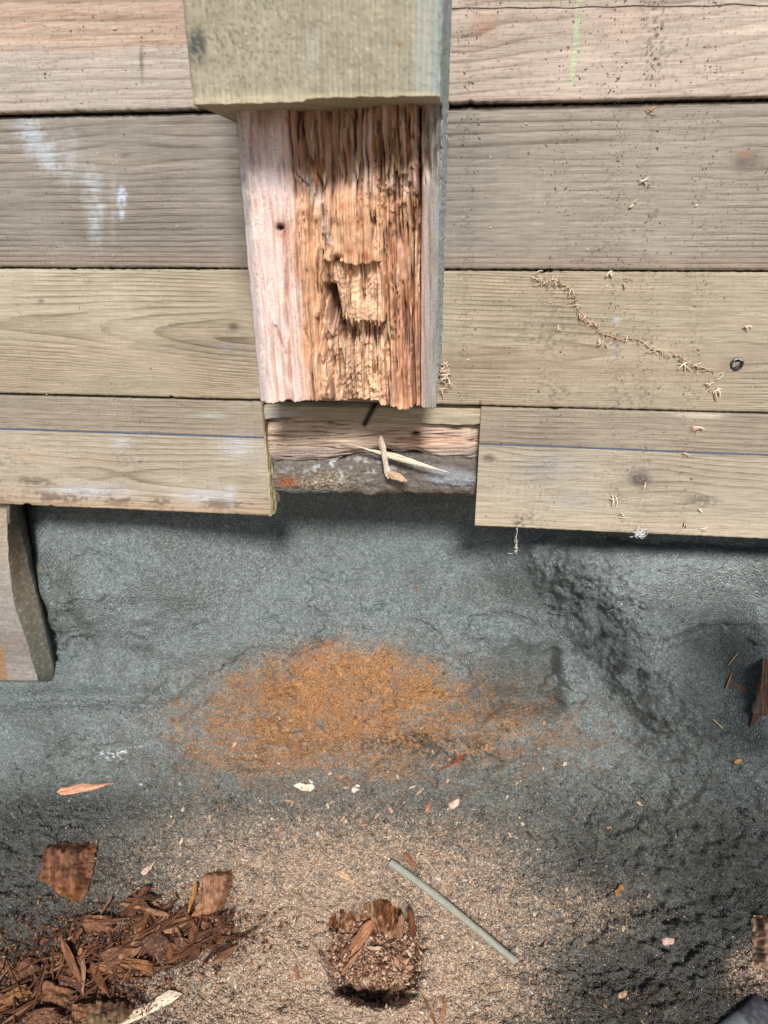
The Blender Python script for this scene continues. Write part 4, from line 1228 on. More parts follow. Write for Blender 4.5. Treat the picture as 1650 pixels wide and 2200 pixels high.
# ------------------------------------------------------------------ stump in the floor
def stump():
    rim = [(712, 1996), (715, 1972), (728, 1945), (752, 1928), (768, 1912), (792, 1906), (806, 1934), (828, 1942), (848, 1944), (862, 1950), (872, 1922), (888, 1930), (898, 1950), (907, 1992)]
    cpx, cpy = 808, 2050
    c0, n0 = at_g(cpx, cpy, 0, False)
    t = np.linspace(0, 1, 220)
    k = np.linspace(0, 1, len(rim))
    rx = np.interp(t, k, [p[0] for p in rim]); ry = np.interp(t, k, [p[1] for p in rim])
    ry = ry+16*np.abs(noise(t*28, t*0, 321))+6*np.abs(noise(t*90, t*0, 322))
    R = np.array([at_g(a, b, 0.001, False)[0] for a, b in zip(rx, ry)])
    nv = 60
    G = np.zeros((nv, len(t), 3))
    v = np.linspace(0, 1, nv)
    inward = c0-R; inward[:, 2] = 0
    inward /= np.linalg.norm(inward, axis=1)[:, None]
    T, Vv = np.meshgrid(t, v)
    dep = 0.075*Vv
    off = 0.006*fbm(T*24, Vv*1.5, 4, 323, 0.6)+0.0026*noise(T*90, Vv*2, 326)+0.010*Vv**2
    G = R[None]+inward[None]*off[..., None]
    G[..., 2] -= dep
    s = fbm(T*70, Vv*2.2, 4, 327); n2 = noise(T*260, Vv*40, 331)
    c = np.broadcast_to(lin(108, 68, 42)*0.8, G.shape).copy()
    c = mixc(c, sst(0.0, .35, s)*0.6, lin(168, 114, 62)*0.8)
    c = mixc(c, sst(0.05, .4, -s)*0.8, lin(58, 36, 26)*0.8)
    c = mixc(c, np.exp(-((T-0.40)/0.035)**2)*0.4, lin(186, 140, 80)*0.8)
    c = mixc(c, np.exp(-((T-0.425)/0.012)**2)*0.6, lin(196, 188, 168)*0.9)
    c = mixc(c, sst(0.62, 0.8, T)*0.55, lin(104, 66, 44)*0.9)
    c = mixc(c, sst(-0.1, 0.3, fbm(T*16, Vv*8, 4, 329)+0.9*Vv-0.45)*0.8, lin(176, 138, 110)*0.9)
    c = mixc(c, np.exp(-(fbm(T*34, Vv*1.2, 2, 333)/0.05)**2)*0.7, lin(40, 24, 18))
    c = c*(1+0.3*n2[..., None])
    Bk = R[None]-inward[None]*0.010+np.zeros_like(G); Bk[..., 2] = G[..., 2]-0.001
    root = empty('post_stump', c0-np.array([0, 0, 0.07]))
    tag(root, 'rotted orange brown post stump sunk in a hole in the sawdust', 'stump')
    o = slab_grid('fibre_wall', G, None, c, M_ROT, root, back=Bk, full_back=True)
    return root, c0, n0
STUMP, SC0, SN0 = stump()

# ------------------------------------------------------------------ splinters, chips and other loose bits
def splinter_mesh(name, seed, nl=14, rag=0.25, taper=(0.15, 0.15), bend=0.04, col=(150, 105, 70), var=0.35, flat=True):
    """unit splinter: length 1 along x, width 1 along y, thickness 1 along z (resting on z=0)"""
    r = np.random.default_rng(seed)
    nc = 8
    t = np.linspace(0, 1, nl)
    w = np.clip(t/taper[0], 0.12, 1)*np.clip((1-t)/taper[1], 0.12, 1)
    w = np.minimum(w, 1)*(1+rag*noise(t*5, t*0+seed, 341))
    cy = bend*np.sin(t*3+r.random()*6)*3+0.12*noise(t*3, t*0+seed*1.7, 342)
    cz = 0.25*np.sin(t*2.5+r.random()*6)*bend*4
    ang = np.linspace(0, 2*np.pi, nc, endpoint=False)+0.3
    V, C = [], []
    base = lin(*col)*0.85
    for i in range(nl):
        for j, a in enumerate(ang):
            rr = 1+0.30*noise(np.array(t[i]*3.0), np.array(j*1.7+seed*3.1), 343)
            yy = 0.5*w[i]*math.cos(a)*rr+cy[i]
            zz = 0.5+0.5*math.copysign(abs(math.sin(a))**0.6, math.sin(a))*(0.55+0.45*w[i])*rr*0.9+cz[i]
            xx = t[i]-0.5+0.05*noise(np.array(j*2.3), np.array(seed*1.3+i*0.1), 344)*(1 if i in (0, nl-1) else 0.3)
            V.append((xx, yy, zz))
            f = 1+var*2*float(noise(np.array(t[i]*2.0), np.array(j*2.9+seed), 345))+0.15*(r.random()-0.5)
            C.append(base*f)
    return make_mesh(name, np.array(V), [*sweep_faces(nl, nc)], {'col': np.clip(np.array(C), .004, 1)}, M_SPL, True)

def place(name, me, p0, p1, width, thick, n, lift=0.0, parent=None, roll=0.0):
    p0 = np.asarray(p0, float); p1 = np.asarray(p1, float)
    d = p1-p0; L = np.linalg.norm(d); x = d/L
    n = np.asarray(n, float); z = n-x*(n@x); z /= np.linalg.norm(z)
    y = np.cross(z, x)
    if roll:
        y, z = y*math.cos(roll)+z*math.sin(roll), -y*math.sin(roll)+z*math.cos(roll)
    o = bpy.data.objects.new(name, me)
    COL.objects.link(o)
    m = (p0+p1)/2+np.asarray(n)*lift
    M = Matrix([[x[0]*L, y[0]*width, z[0]*thick, m[0]], [x[1]*L, y[1]*width, z[1]*thick, m[1]], [x[2]*L, y[2]*width, z[2]*thick, m[2]], [0, 0, 0, 1]])
    o.matrix_world = M
    return o

PXM = 0.87/F0            # metres per photo pixel on the floor, about
def ground_piece(name, a, b, wpx, tpx, col, label, cat, group=None, seed=1, lift=0.0, taper=(0.15, 0.15), nl=14, full=True, me=None, rag=0.25):
    p0, n0 = at_g(*a, 0, full); p1, n1 = at_g(*b, 0, full)
    if me is None:
        me = splinter_mesh(name, seed, nl, rag, taper, 0.03, col)
    o = place(name, me, p0, p1, wpx*PXM, tpx*PXM, (n0+n1)/2, lift-0.0008)
    tag(o, label, cat, group)
    return o

def peg_part(o):
    for k in ('label', 'category'):
        if k in o: del o[k]
    M = o.matrix_world.copy(); o.name = 'fibre_peg'
    o.parent = STUMP; o.matrix_basis = Matrix.Translation(-STUMP.location)@M
# named pieces on the floor and bank
GP = ground_piece
GP('wood_splinter', (124, 1704), (242, 1681), 21, 9, (196, 146, 118), 'salmon pink split splinter on the dark soil at left, above the red brown block', 'splinter', seed=2, taper=(0.04, 0.5), rag=0.12)
GP('wood_splinter', (236, 2212), (389, 2133), 24, 9, (222, 200, 172), 'long pale cream stick at the bottom left beside the rotten heap', 'splinter', seed=3, taper=(0.05, 0.12), rag=0.15)
GP('wood_chip', (632, 1687), (676, 1693), 20, 6, (232, 212, 186), 'largest cream wood chip at the foot of the orange dust', 'wood chip', seed=4, taper=(0.3, 0.05), nl=8)
GP('wood_chip', (756, 1697), (776, 1688), 13, 5, (236, 220, 200), 'squarish cream chip right of the largest cream chip', 'wood chip', seed=5, taper=(0.05, 0.1), nl=8)
GP('wood_chip', (967, 1736), (987, 1716), 15, 6, (222, 190, 166), 'pale pink chip below the dark red sliver', 'wood chip', seed=6, taper=(0.1, 0.2), nl=8)
GP('wood_chip', (916, 1746), (924, 1722), 12, 6, (184, 128, 100), 'reddish chip left of the pale pink chip', 'wood chip', seed=7, taper=(0.1, 0.3), nl=8)
GP('wood_splinter', (940, 1657), (999, 1618), 9, 6, (132, 74, 50), 'thin dark red sliver leaning on the right side of the orange dust', 'splinter', seed=8, taper=(0.5, 0.15))
GP('wood_splinter', (1016, 1652), (1052, 1628), 4, 3, (190, 140, 84), 'fine straw coloured fibre right of the dark red sliver', 'splinter', seed=9, taper=(0.5, 0.3), nl=8)
GP('wood_splinter', (724, 1872), (770, 1899), 13, 6, (206, 170, 134), 'tan splinter lying behind the stump, left of the grey green rod', 'splinter', seed=10, taper=(0.1, 0.5))
GP('wood_splinter', (866, 1832), (898, 1870), 13, 7, (140, 100, 74), 'brown splinter just above the upper end of the grey green rod', 'splinter', seed=11, taper=(0.15, 0.3))
GP('wood_chip', (304, 1883), (330, 1850), 14, 5, (222, 190, 164), 'leaf shaped pale chip above the rotten heap', 'wood chip', seed=12, taper=(0.15, 0.6), nl=9)
GP('wood_splinter', (424, 1897), (404, 1976), 13, 9, (176, 122, 70), 'golden brown sliver standing left of the dusty rotten block', 'splinter', seed=13, taper=(0.1, 0.6), lift=0.006)
GP('wood_chip', (1421, 2026), (1446, 2018), 15, 7, (206, 172, 158), 'pinkish square chip on the dark soil at right', 'wood chip', seed=14, taper=(0.05, 0.05), nl=8)
GP('wood_chip', (1326, 2141), (1348, 2131), 10, 5, (206, 168, 132), 'small tan chip in the dark hollow at lower right', 'wood chip', seed=15, taper=(0.05, 0.05), nl=8)
GP('wood_chip', (1318, 1922), (1338, 1902), 12, 6, (160, 112, 70), 'orange frayed chip on the dark soil right of the rod', 'wood chip', seed=16, nl=8)
GP('wood_splinter', (1128, 1786), (1163, 1797), 8, 6, (108, 60, 40), 'dark red sliver on the grey soil right of the pale chips', 'splinter', seed=17)
GP('wood_splinter', (1560, 1430), (1572, 1394), 3, 2.5, (150, 128, 96), 'straw coloured bit high on the soil wedge by the right stub', 'splinter', seed=18, nl=8)
GP('wood_splinter', (1553, 1488), (1566, 1440), 3, 2.5, (140, 108, 70), 'golden fibre low on the soil wedge by the right stub', 'splinter', seed=19, nl=8)
GP('wood_splinter', (1566, 1463), (1590, 1478), 4, 3, (134, 90, 54), 'orange frayed fibre left of the soil wedge fibres', 'splinter', seed=20, nl=8)
GP('wood_splinter', (1521, 1538), (1546, 1562), 2.5, 2.5, (190, 160, 110), 'pale sliver at the foot of the right soil wedge', 'splinter', seed=21, nl=8)
GP('wood_chip', (1570, 1634), (1580, 1624), 9, 7, (184, 134, 82), 'small tan knob at the foot of the right soil wedge', 'wood chip', seed=22, nl=8)
GP('wood_splinter', (892, 1252), (896, 1272), 3, 3, (170, 96, 60), 'tiny orange fibre on the grey bank below the gap', 'splinter', seed=23, nl=6)
GP('wood_splinter', (146, 1205), (156, 1212), 3, 3, (190, 122, 74), 'tiny orange fibre on the bank beside the left stub', 'splinter', seed=24, nl=6)
GP('wood_splinter', (905, 2132), (940, 2205), 8, 5, (150, 104, 74), 'long thin brown sliver at the bottom edge right of the stump', 'splinter', seed=25, taper=(0.5, 0.1))
GP('wood_splinter', (955, 2140), (950, 2200), 13, 6, (158, 112, 80), 'flat brown splinter at the bottom edge, right of the long thin sliver', 'splinter', seed=26)
GP('wood_splinter', (636, 2072), (640, 2105), 9, 5, (156, 112, 84), 'short brown splinter left of the stump hole', 'splinter', seed=27)
GP('wood_splinter', (648, 2104), (672, 2076), 5, 4, (190, 150, 116), 'tan sliver crossing beside the short brown splinter left of the stump', 'splinter', seed=28)
# inside the stump hole
GP('wood_splinter', (746, 2042), (800, 1978), 26, 9, (160, 112, 80), 'broad brown splinter leaning inside the stump hole', 'splinter', seed=31, lift=0.010, taper=(0.3, 0.1), rag=0.15)
GP('wood_splinter', (728, 2086), (780, 2022), 10, 7, (186, 138, 104), 'narrow tan splinter below the broad one in the stump hole', 'splinter', seed=32, lift=0.010, taper=(0.2, 0.5))
GP('wood_chip', (786, 2027), (818, 2028), 8, 6, (220, 186, 156), 'pale pointed chip in the middle of the stump hole', 'wood chip', seed=33, lift=0.010, nl=8)
GP('wood_chip', (818, 2136), (846, 2122), 14, 7, (196, 160, 122), 'tan chip catching light at the dark front of the stump hole', 'wood chip', seed=34, lift=0.014, nl=8)
peg_part(GP('wood_splinter', (834, 1990), (842, 1965), 13, 9, (176, 130, 106), 'pink brown peg standing at the back of the stump hole', 'splinter', seed=35, lift=0.016))
peg_part(GP('wood_splinter', (858, 2002), (864, 1962), 14, 10, (168, 124, 100), 'stout pink brown peg at the right back of the stump hole', 'splinter', seed=36, lift=0.024))
peg_part(GP('wood_splinter', (886, 2008), (884, 1950), 15, 10, (112, 72, 50), 'dark brown peg along the right wall of the stump hole', 'splinter', seed=37, lift=0.022))

# two pale splinters caught in the cut-out
me = splinter_mesh('wood_splinter', 41, 18, 0.3, (0.6, 0.35), 0.01, (242, 224, 194), 0.25)
o = place('wood_splinter', me, at(733, 948, 0.002), at(962, 1014, -0.006), 0.0085, 0.003, (0, -1, 0))
tag(o, 'long pale yellow splinter lying across the cut-out in the lowest board', 'splinter')
me = splinter_mesh('wood_splinter', 42, 14, 0.2, (0.08, 0.1), 0.02, (242, 224, 198), 0.2)
o = place('wood_splinter', me, at(820, 934, -0.008), at(834, 1026, 0.000), 0.0068, 0.0035, (0, -1, 0))
tag(o, 'short upright cream splinter crossing over the long one in the cut-out', 'splinter')
me = splinter_mesh('wood_splinter', 43, 10, 0.2, (0.1, 0.3), 0.02, (224, 188, 152), 0.2)
o = place('wood_splinter', me, at(834, 1012, -0.002), at(876, 1031, -0.002), 0.009, 0.006, (0, -1, 0))
tag(o, 'stubby cream splinter at the foot of the upright one in the cut-out', 'splinter')

# rod
def rod():
    a, _ = at_g(838, 1853, 0.0055); b, n = at_g(1109, 2064, 0.0055)
    x = (b-a)/np.linalg.norm(b-a); z = n-x*(n@x); z /= np.linalg.norm(z); y = np.cross(z, x)
    nl, nc = 90, 18
    t = np.linspace(0, 1, nl); an = np.linspace(0, 2*np.pi, nc, endpoint=False)
    T, A = np.meshgrid(t, an, indexing='ij')
    r = 0.0050*(1+0.14*fbm(T*7, A, 3, 351))*(1.06-0.12*T)
    G = a+(b-a)*T[..., None]+y*(r*np.cos(A))[..., None]+z*(r*np.sin(A))[..., None]
    G += z*(0.0016*np.sin(T*3.1)-0.0022)[..., None]+y*(0.0022*np.sin(T*4.0+0.4)+0.0005*fbm(T*8, T*0, 3, 352))[..., None]
    c = np.broadcast_to(lin(150, 152, 138)*K, G.shape)*(1+0.22*fbm(T*60, A*2, 3, 353)[..., None])
    c = mixc(c, sst(0.15, 0.4, fbm(T*40, A*1.5, 3, 355))*0.35, lin(176, 172, 150)*K)
    c = mixc(c, sst(0.1, 0.35, fbm(T*14, A*0.8+3, 3, 356))*0.6, lin(150, 124, 100)*K)
    o = obj('rod', G, sweep_faces(nl, nc), {'col': np.clip(c, .01, 1)}, M_FLAKE)
    tag(o, 'straight grey green round rod lying on the sawdust beside the stump', 'rod')
rod()

# rotten blocks
def rot_block(px, py, thick, cols, label, seed, dust=0.0, rest=0.006):
    def hf(a, b):
        return 0.007*fbm(a/12, b/140, 2, 361+seed, 0.6)+0.008*fbm(a/40, b/36, 3, 365+seed)-0.004*np.exp(-(fbm(a/16, b/90, 2, 373+seed)/0.07)**2)
    def cf(a, b):
        n = fbm(a/9, b/140, 2, 361+seed); n2 = fbm(a/13, b/12, 2, 369+seed)
        c = np.broadcast_to(lin(*cols[0])*0.85, a.shape+(3,)).copy()
        c = mixc(c, sst(0, .4, n)*0.7, lin(*cols[1])*0.85)
        c = mixc(c, sst(0.05, .4, -n)*0.6, lin(*cols[2])*0.85)
        lowm = sst(0.55, 0.95, (b-b.min())/(b.max()-b.min()))
        c = mixc(c, lowm*0.5, lin(*cols[3])*0.85)
        if dust:
            c = mixc(c, sst(-0.15, 0.25, n2)*dust, lin(182, 142, 116)*0.8)
        return c*(1+0.3*n2[..., None])
    o = patch('rotten_block', px, py, thick, hf, cf, M_BLK, sink=rest)
    tag(o, label, 'wood block')
px, py = quad_grid([(1808, 106), (1850, 98), (1888, 88), (1905, 118), (1936, 155)], [(1808, 203), (1860, 199), (1905, 188), (1936, 172)], (1810, 1936), 60, 70, 9, 2, 1)
rot_block(px, py, 0.024, ((96, 60, 42), (132, 86, 56), (56, 36, 28), (150, 98, 50)), 'red brown rotten block with a toothed top edge on the dark soil at left', 1, 0.15)
px, py = quad_grid([(1866, 446), (1915, 432), (1978, 413)], [(1866, 503), (1900, 500), (1940, 488), (1978, 452)], (1868, 1978), 50, 60, 7, 4, 2)
rot_block(px, py, 0.022, ((138, 98, 72), (168, 124, 94), (96, 62, 44), (160, 110, 62)), 'brown rotten block dusted with sawdust at the right end of the heap', 5, 0.35)
px, py = quad_grid([(1960, 1628), (2000, 1612), (2040, 1620), (2085, 1606)], [(1960, 1720), (2085, 1720)], (1966, 2082), 60, 60, 6, 6, 3)
rot_block(px, py, 0.020, ((134, 104, 84), (178, 146, 122), (84, 62, 50), (150, 128, 110)), 'pinkish broken wood chunk at the right edge above the corner', 9, 0.45)
px, py = quad_grid([(2150, 215), (2180, 188), (2215, 170)], [(2150, 282), (2180, 290), (2215, 262)], (2152, 2215), 50, 50, 4, 2, 4)
rot_block(px, py, 0.016, ((96, 74, 52), (132, 110, 82), (66, 48, 36), (120, 98, 68)), 'yellowish ribbed lump of wood tucked against the pale stick', 13, 0.1)

# dark ribbed piece in the lower right corner
def rubber():
    pts = [(1520, 2262), (1572, 2226), (1612, 2196), (1640, 2168), (1646, 2160)]
    P = np.array([at_g(a, b, 0.006)[0] for a, b in pts]); n = at_g(1580, 2190)[1]
    t = np.linspace(0, len(pts)-1, 90)
    C = np.stack([np.interp(t, range(len(pts)), P[:, k]) for k in range(3)], -1)
    k = np.hanning(15); k /= k.sum()
    for j in range(3):
        C[:, j] = np.convolve(np.pad(C[:, j], 7, 'edge'), k, 'valid')
    T = np.gradient(C, axis=0); T /= np.linalg.norm(T, axis=1)[:, None]
    Y = np.cross(n, T); Y /= np.linalg.norm(Y, axis=1)[:, None]; Z = np.cross(T, Y)
    an = np.linspace(0, 2*np.pi, 26, endpoint=False)
    s = t/t.max()
    w = 0.0155*np.clip((1.001-s)/0.10, 0.0, 1)**0.5*(1+0.05*np.sin(s*3))+0.0005
    rib = 1-0.05*np.exp(-((np.mod(s*22, 1)-0.5)/0.16)**2)*sst(0.45, 0.55, s)*(1-sst(0.82, 0.86, s))
    rib = rib-0.18*np.exp(-((s-0.86)/0.012)**2)
    G = C[:, None]+Y[:, None]*(w*rib)[:, None, None]*np.cos(an)[None, :, None]+Z[:, None]*(w*rib*0.62)[:, None, None]*np.sin(an)[None, :, None]
    px, py = proj(G)
    c = np.broadcast_to(lin(66, 64, 70)*0.7, G.shape).copy()
    c = mixc(c, sst(0.0, .3, fbm(px/14, py/9, 3, 371))*0.35, lin(112, 112, 118)*0.75)
    S = np.broadcast_to(s[:, None], c.shape[:2])
    c = mixc(c, (1-sst(0.40, 0.44, S))*0.6, lin(120, 126, 126)*0.75)
    mt = flake_mat('dark_rubber', 0.55)
    o = obj('rubber_piece', G, sweep_faces(len(s), len(an)), {'col': c}, mt)
    tag(o, 'dark grey ribbed rubbery piece poking in at the lower right corner', 'rubber piece')
rubber()

# heap of rotten splinters at the lower left
VAR = [splinter_mesh('rotten_splinter', 60+k, 12, 0.35, (0.12+0.2*(k % 3), 0.15+0.2*(k % 2)), 0.04,
       [(106, 70, 50), (132, 90, 64), (88, 58, 44), (120, 78, 52), (150, 112, 84), (74, 50, 40)][k % 6], 0.45) for k in range(12)]
def heap():
    spine = [(10, 2190), (60, 2130), (130, 2080), (210, 2050), (300, 2010), (360, 1990), (420, 2015), (480, 2000)]
    r = random.Random(5)
    n = 0
    for i in range(285):
        t = r.random()**0.9*(len(spine)-1.001)
        k = int(t); f = t-k
        cx = spine[k][0]*(1-f)+spine[k+1][0]*f; cy = spine[k][1]*(1-f)+spine[k+1][1]*f
        spread = 55-30*t/7
        cx += r.gauss(0, spread*0.8); cy += r.gauss(10, spread*0.8)
        if cx < -15 or cy > 2225 or cy < 1890: continue
        ang = math.radians(-38+r.gauss(0, 24)) if r.random() < 0.78 else r.random()*math.pi
        L = r.uniform(25, 125)*(1.15-0.3*t/7); w = r.uniform(2.5, 7) if r.random() < 0.75 else r.uniform(8, 20); th = r.uniform(3, 7)
        dx, dy = math.cos(ang)*L/2, math.sin(ang)*L/2
        p, nn = at_g(cx, cy)
        a, _ = at_g(cx-dx, cy-dy); b, _ = at_g(cx+dx, cy+dy)
        o = place('rotten_splinter', VAR[r.randrange(12)], a, b, w*PXM, th*PXM, nn, r.uniform(0.0, 0.016), roll=r.gauss(0, 0.35))
        part = 'left end of the heap' if cx < 120 else ('middle of the heap above the pale stick' if cx < 300 else 'right end of the heap below the dusty block')
        tag(o, 'reddish brown rotten splinter at the '+part, 'splinter', 'rotten splinters heaped at lower left')
    # flat rotten flakes lying in the heap
    slabs = [(60, 2085, 60, 36, -0.6), (120, 2140, 50, 70, -1.2), (165, 2115, 64, 40, 0.3), (250, 2085, 76, 34, 0.3), (265, 2050, 90, 46, -0.5), (215, 1985, 60, 38, 0.0), (345, 2030, 60, 60, -0.7), (300, 2075, 70, 30, 0.25), (100, 2190, 34, 80, 1.4), (190, 2180, 40, 60, 1.5), (460, 2010, 90, 26, -0.5), (30, 2150, 90, 26, -0.6), (390, 2030, 40, 40, 0.5)]
    for q, (cx, cy, L, wd, an) in enumerate(slabs):
        U, V = np.meshgrid(np.linspace(-.5, .5, 34), np.linspace(-.5, .5, 26))
        U = U+0.08*fbm(V*6, V*0+q, 3, 375); V = V+0.12*fbm(U*5, U*0+q, 3, 376)
        ppx = cx+U*L*math.cos(an)-V*wd*math.sin(an); ppy = cy+(U*L*math.sin(an)+V*wd*math.cos(an))*0.85
        def hf(a, b, U=U, V=V, q=q): return 0.010+0.006*noise(U*2, V*2+q, 377)+0.003*fbm(U*3, V*10+q, 2, 378)-0.003*(np.abs(V)*2)**4
        def cf(a, b, U=U, V=V, q=q):
            n = fbm(U*3, V*12+q, 2, 379)
            base = [(98, 66, 48), (116, 78, 54), (82, 54, 42), (130, 88, 54)][q % 4]
            c = np.broadcast_to(lin(*base)*0.9, a.shape+(3,))*(1+0.9*n[..., None])
            return mixc(c, sst(0.0, 0.35, fbm(a/5, b/5, 3, 380))*0.45, lin(166, 128, 100)*0.9)
        o = patch('rotten_flake', ppx, ppy, 0.004+0.006*r.random(), hf, cf, M_BLK)
        tag(o, 'broad flat flake of brown rotten wood '+('at the left edge of the heap' if cx < 110 else 'in the middle of the heap' if cx < 240 else 'above the pale stick' if cx < 310 else 'at the right end of the heap'), 'wood flake', 'rotten flakes in the heap')
    # spiky cluster radiating over the heap
    for i in range(16):
        a0 = i/16*2*math.pi+r.gauss(0, .15)
        L = r.uniform(28, 62)
        cx, cy = 312+r.gauss(0, 8), 1940+r.gauss(0, 8)
        a, nn = at_g(cx, cy); b, _ = at_g(cx+math.cos(a0)*L, cy+math.sin(a0)*L*0.8)
        o = place('rotten_splinter', VAR[r.randrange(12)], a+nn*0.014, b+nn*0.008, r.uniform(8, 14)*PXM, r.uniform(5, 8)*PXM, nn)
        tag(o, 'rusty brown rotten splinter in the star shaped tangle above the heap', 'splinter', 'star shaped tangle of rotten splinters')
heap()

# small pale chips scattered on the floor
CH = [splinter_mesh('wood_chip', 90+k, 7, 0.3, (0.2, 0.25), 0.05, [(226, 202, 176), (208, 168, 138), (232, 216, 196), (196, 150, 118), (216, 186, 150)][k % 5], 0.2) for k in range(10)]
def chips():
    r = random.Random(9)
    n = 0
    while n < 190:
        cx = r.uniform(280, 1500); cy = r.uniform(1530, 2190)
        wgt = math.exp(-((cx-800)/420)**2)*(0.35+0.65*(cy > 1660))*(0.35 if cx > 1150 else 1)
        if r.random() > wgt: continue
        if math.hypot((cx-806)/125, (cy-2048)/130) < 1: continue
        ang = r.random()*math.pi; L = r.uniform(6, 17)
        dx, dy = math.cos(ang)*L/2, math.sin(ang)*L/2
        p, nn = at_g(cx, cy)
        a, _ = at_g(cx-dx, cy-dy); b, _ = at_g(cx+dx, cy+dy)
        o = place('wood_chip', CH[r.randrange(10)], a, b, r.uniform(4, 8)*PXM, r.uniform(3, 5)*PXM, nn, 0.0, roll=r.gauss(0, 0.3))
        if cy < 1660: part = 'on the orange dust'
        elif cx > 1110: part = 'on the dark soil right of the rod'
        elif cy < 1830: part = 'on the floor between the orange dust and the rod'
        elif cx < 700: part = 'on the sawdust left of the stump'
        elif cy > 1960 and cx > 900: part = 'on the sawdust between the stump and the rod'
        else: part = 'on the sawdust behind the stump'
        tag(o, 'small pale wood chip '+part, 'wood chip', 'small pale chips scattered over the floor')
        n += 1
chips()

# ------------------------------------------------------------------ bits stuck to the boards
def curl_pts(p, r, L, n=(0, -1, 0), segs=5, curl=1.2, rnd=None):
    a = rnd.random()*2*math.pi
    d = np.array([math.cos(a), 0.25*rnd.random()*-1, math.sin(a)]); d /= np.linalg.norm(d)
    side = np.cross(d, n); side /= np.linalg.norm(side)
    pts = [np.array(p)]
    ca = (rnd.random()-0.5)*2*curl
    for k in range(segs):
        d = d+side*ca/segs+np.array([0, -1, 0])*0.25*(rnd.random()-0.5); d /= np.linalg.norm(d)
        pts.append(pts[-1]+d*L/segs)
    return np.array(pts)-0.5*(pts[-1]-pts[0])

def ribbon(pts, w, n=(0, -1, 0), th=0.0004):
    """thin curled strip with thickness: box section swept along pts"""
    T = np.gradient(pts, axis=0); T /= np.linalg.norm(T, axis=1)[:, None]
    S = np.cross(T, n); S /= (np.linalg.norm(S, axis=1)[:, None]+1e-9); Nn = np.cross(S, T)
    k = len(pts)
    ww = w*np.clip(np.sin(np.linspace(0.25, math.pi-0.25, k))*1.3, 0, 1)[:, None]
    G = np.stack([pts+S*ww/2-Nn*th, pts+Nn*th*1.6, pts-S*ww/2-Nn*th], 1)
    return G.reshape(-1, 3), np.concatenate([grid_faces(k, 3, True)])

def collect(parts):
    V, F, C, off = [], [], [], 0
    for v, f, c in parts:
        V.append(v); F.append(f+off); C.append(np.broadcast_to(c, (len(v), 3))); off += len(v)
    return np.concatenate(V), [np.concatenate(F)], {'col': np.concatenate(C)}

PALE = [lin(230, 210, 184)*0.95, lin(218, 192, 162)*0.95, lin(238, 224, 206)*0.95, lin(204, 174, 142)*0.95]
def shaving_string():
    r = random.Random(3)
    line = [(1148, 596), (1160, 606), (1190, 599), (1205, 606), (1232, 625), (1240, 655), (1250, 682), (1275, 694), (1292, 714), (1330, 728), (1368, 726), (1400, 748), (1430, 760), (1455, 763), (1478, 778), (1505, 790), (1532, 797)]
    fat = [12, 14, 12, 10, 7, 9, 11, 6, 6, 3, 4, 7, 7, 8, 7, 6, 5]
    parts = []
    for k in range(len(line)-1):
        (x0, y0), (x1, y1) = line[k], line[k+1]
        L = math.hypot(x1-x0, y1-y0)
        for i in range(int(L*0.27*fat[k]/6)+1):
            f = r.random()
            p = at(x0+(x1-x0)*f+r.gauss(0, fat[k]*0.38), y0+(y1-y0)*f+r.gauss(0, fat[k]*0.38), -0.0015-r.random()*0.004)
            v, fc = ribbon(curl_pts(p, r, r.uniform(0.002, 0.012), rnd=r, curl=5), r.uniform(0.0004, 0.0012), th=0.00025)
            parts.append((v, fc, r.choice(PALE)*r.uniform(0.7, 1.1)))
        a = at(x0, y0, -0.001); b = at(x1, y1, -0.001)
        pts = np.array([a+(b-a)*q+np.array([0, -0.001*r.random(), 0.0004*r.gauss(0, 1)]) for q in np.linspace(0, 1, 5)])
        v, fc = ribbon(pts, 0.0009, th=0.0004); parts.append((v, fc, PALE[1]))
    V, F, A = collect(parts)
    o = obj('shaving_string', V, F, A, M_FLAKE)
    tag(o, 'string of curled wood shavings trailing down the right side of the third board', 'wood shavings')
shaving_string()

def wall_shavings():
    r = random.Random(4)
    spots = [(1358, 438, 12), (1403, 228, 12), (1386, 390, 10), (1475, 975, 18), (1500, 921, 16), (1524, 824, 12), (1543, 845, 14), (1470, 786, 18), (1320, 1076, 16), (1385, 1045, 12), (1505, 1096, 10), (1470, 1128, 10),
             (1515, 1140, 10), (1340, 1108, 8), (1548, 805, 12), (1290, 735, 9), (1300, 742, 8), (1350, 600, 10), (1315, 590, 8), (1606, 705, 10), (1198, 706, 8), (1340, 612, 9), (1390, 668, 12), (1360, 700, 8), (1245, 566, 8), (1272, 540, 6), (1160, 229, 7), (205, 700, 7), (480, 785, 10), (355, 330, 9), (450, 315, 9)]
    for (x, y, sz) in spots[:22]:
        parts = []
        yf = -0.012 if y < 220 else -0.001
        for k in range(r.choice((2, 3, 4))):
            p = at(x+r.gauss(0, 2.5), y+r.gauss(0, 2.5), yf-0.001-0.002*r.random())
            v, f = ribbon(curl_pts(p, r, sz*1.0*0.8/F0*r.uniform(.7, 1.9), rnd=r, curl=3.0), r.uniform(0.0006, 0.0022), th=0.0003)
            parts.append((v, f, r.choice(PALE)*r.uniform(.85, 1.1)))
        V, F, A = collect(parts)
        o = obj('wood_shaving', V, F, A, M_FLAKE)
        bd = 'second board right of the post' if (y < 575 and x > 900) else 'second board left of the post' if y < 575 else 'third board left of the post' if x < 600 else 'third board near the string of shavings' if y < 880 else 'lower right board'
        tag(o, 'small pale wood shaving stuck on the '+bd, 'wood shaving', 'pale shavings stuck to the boards')
wall_shavings()

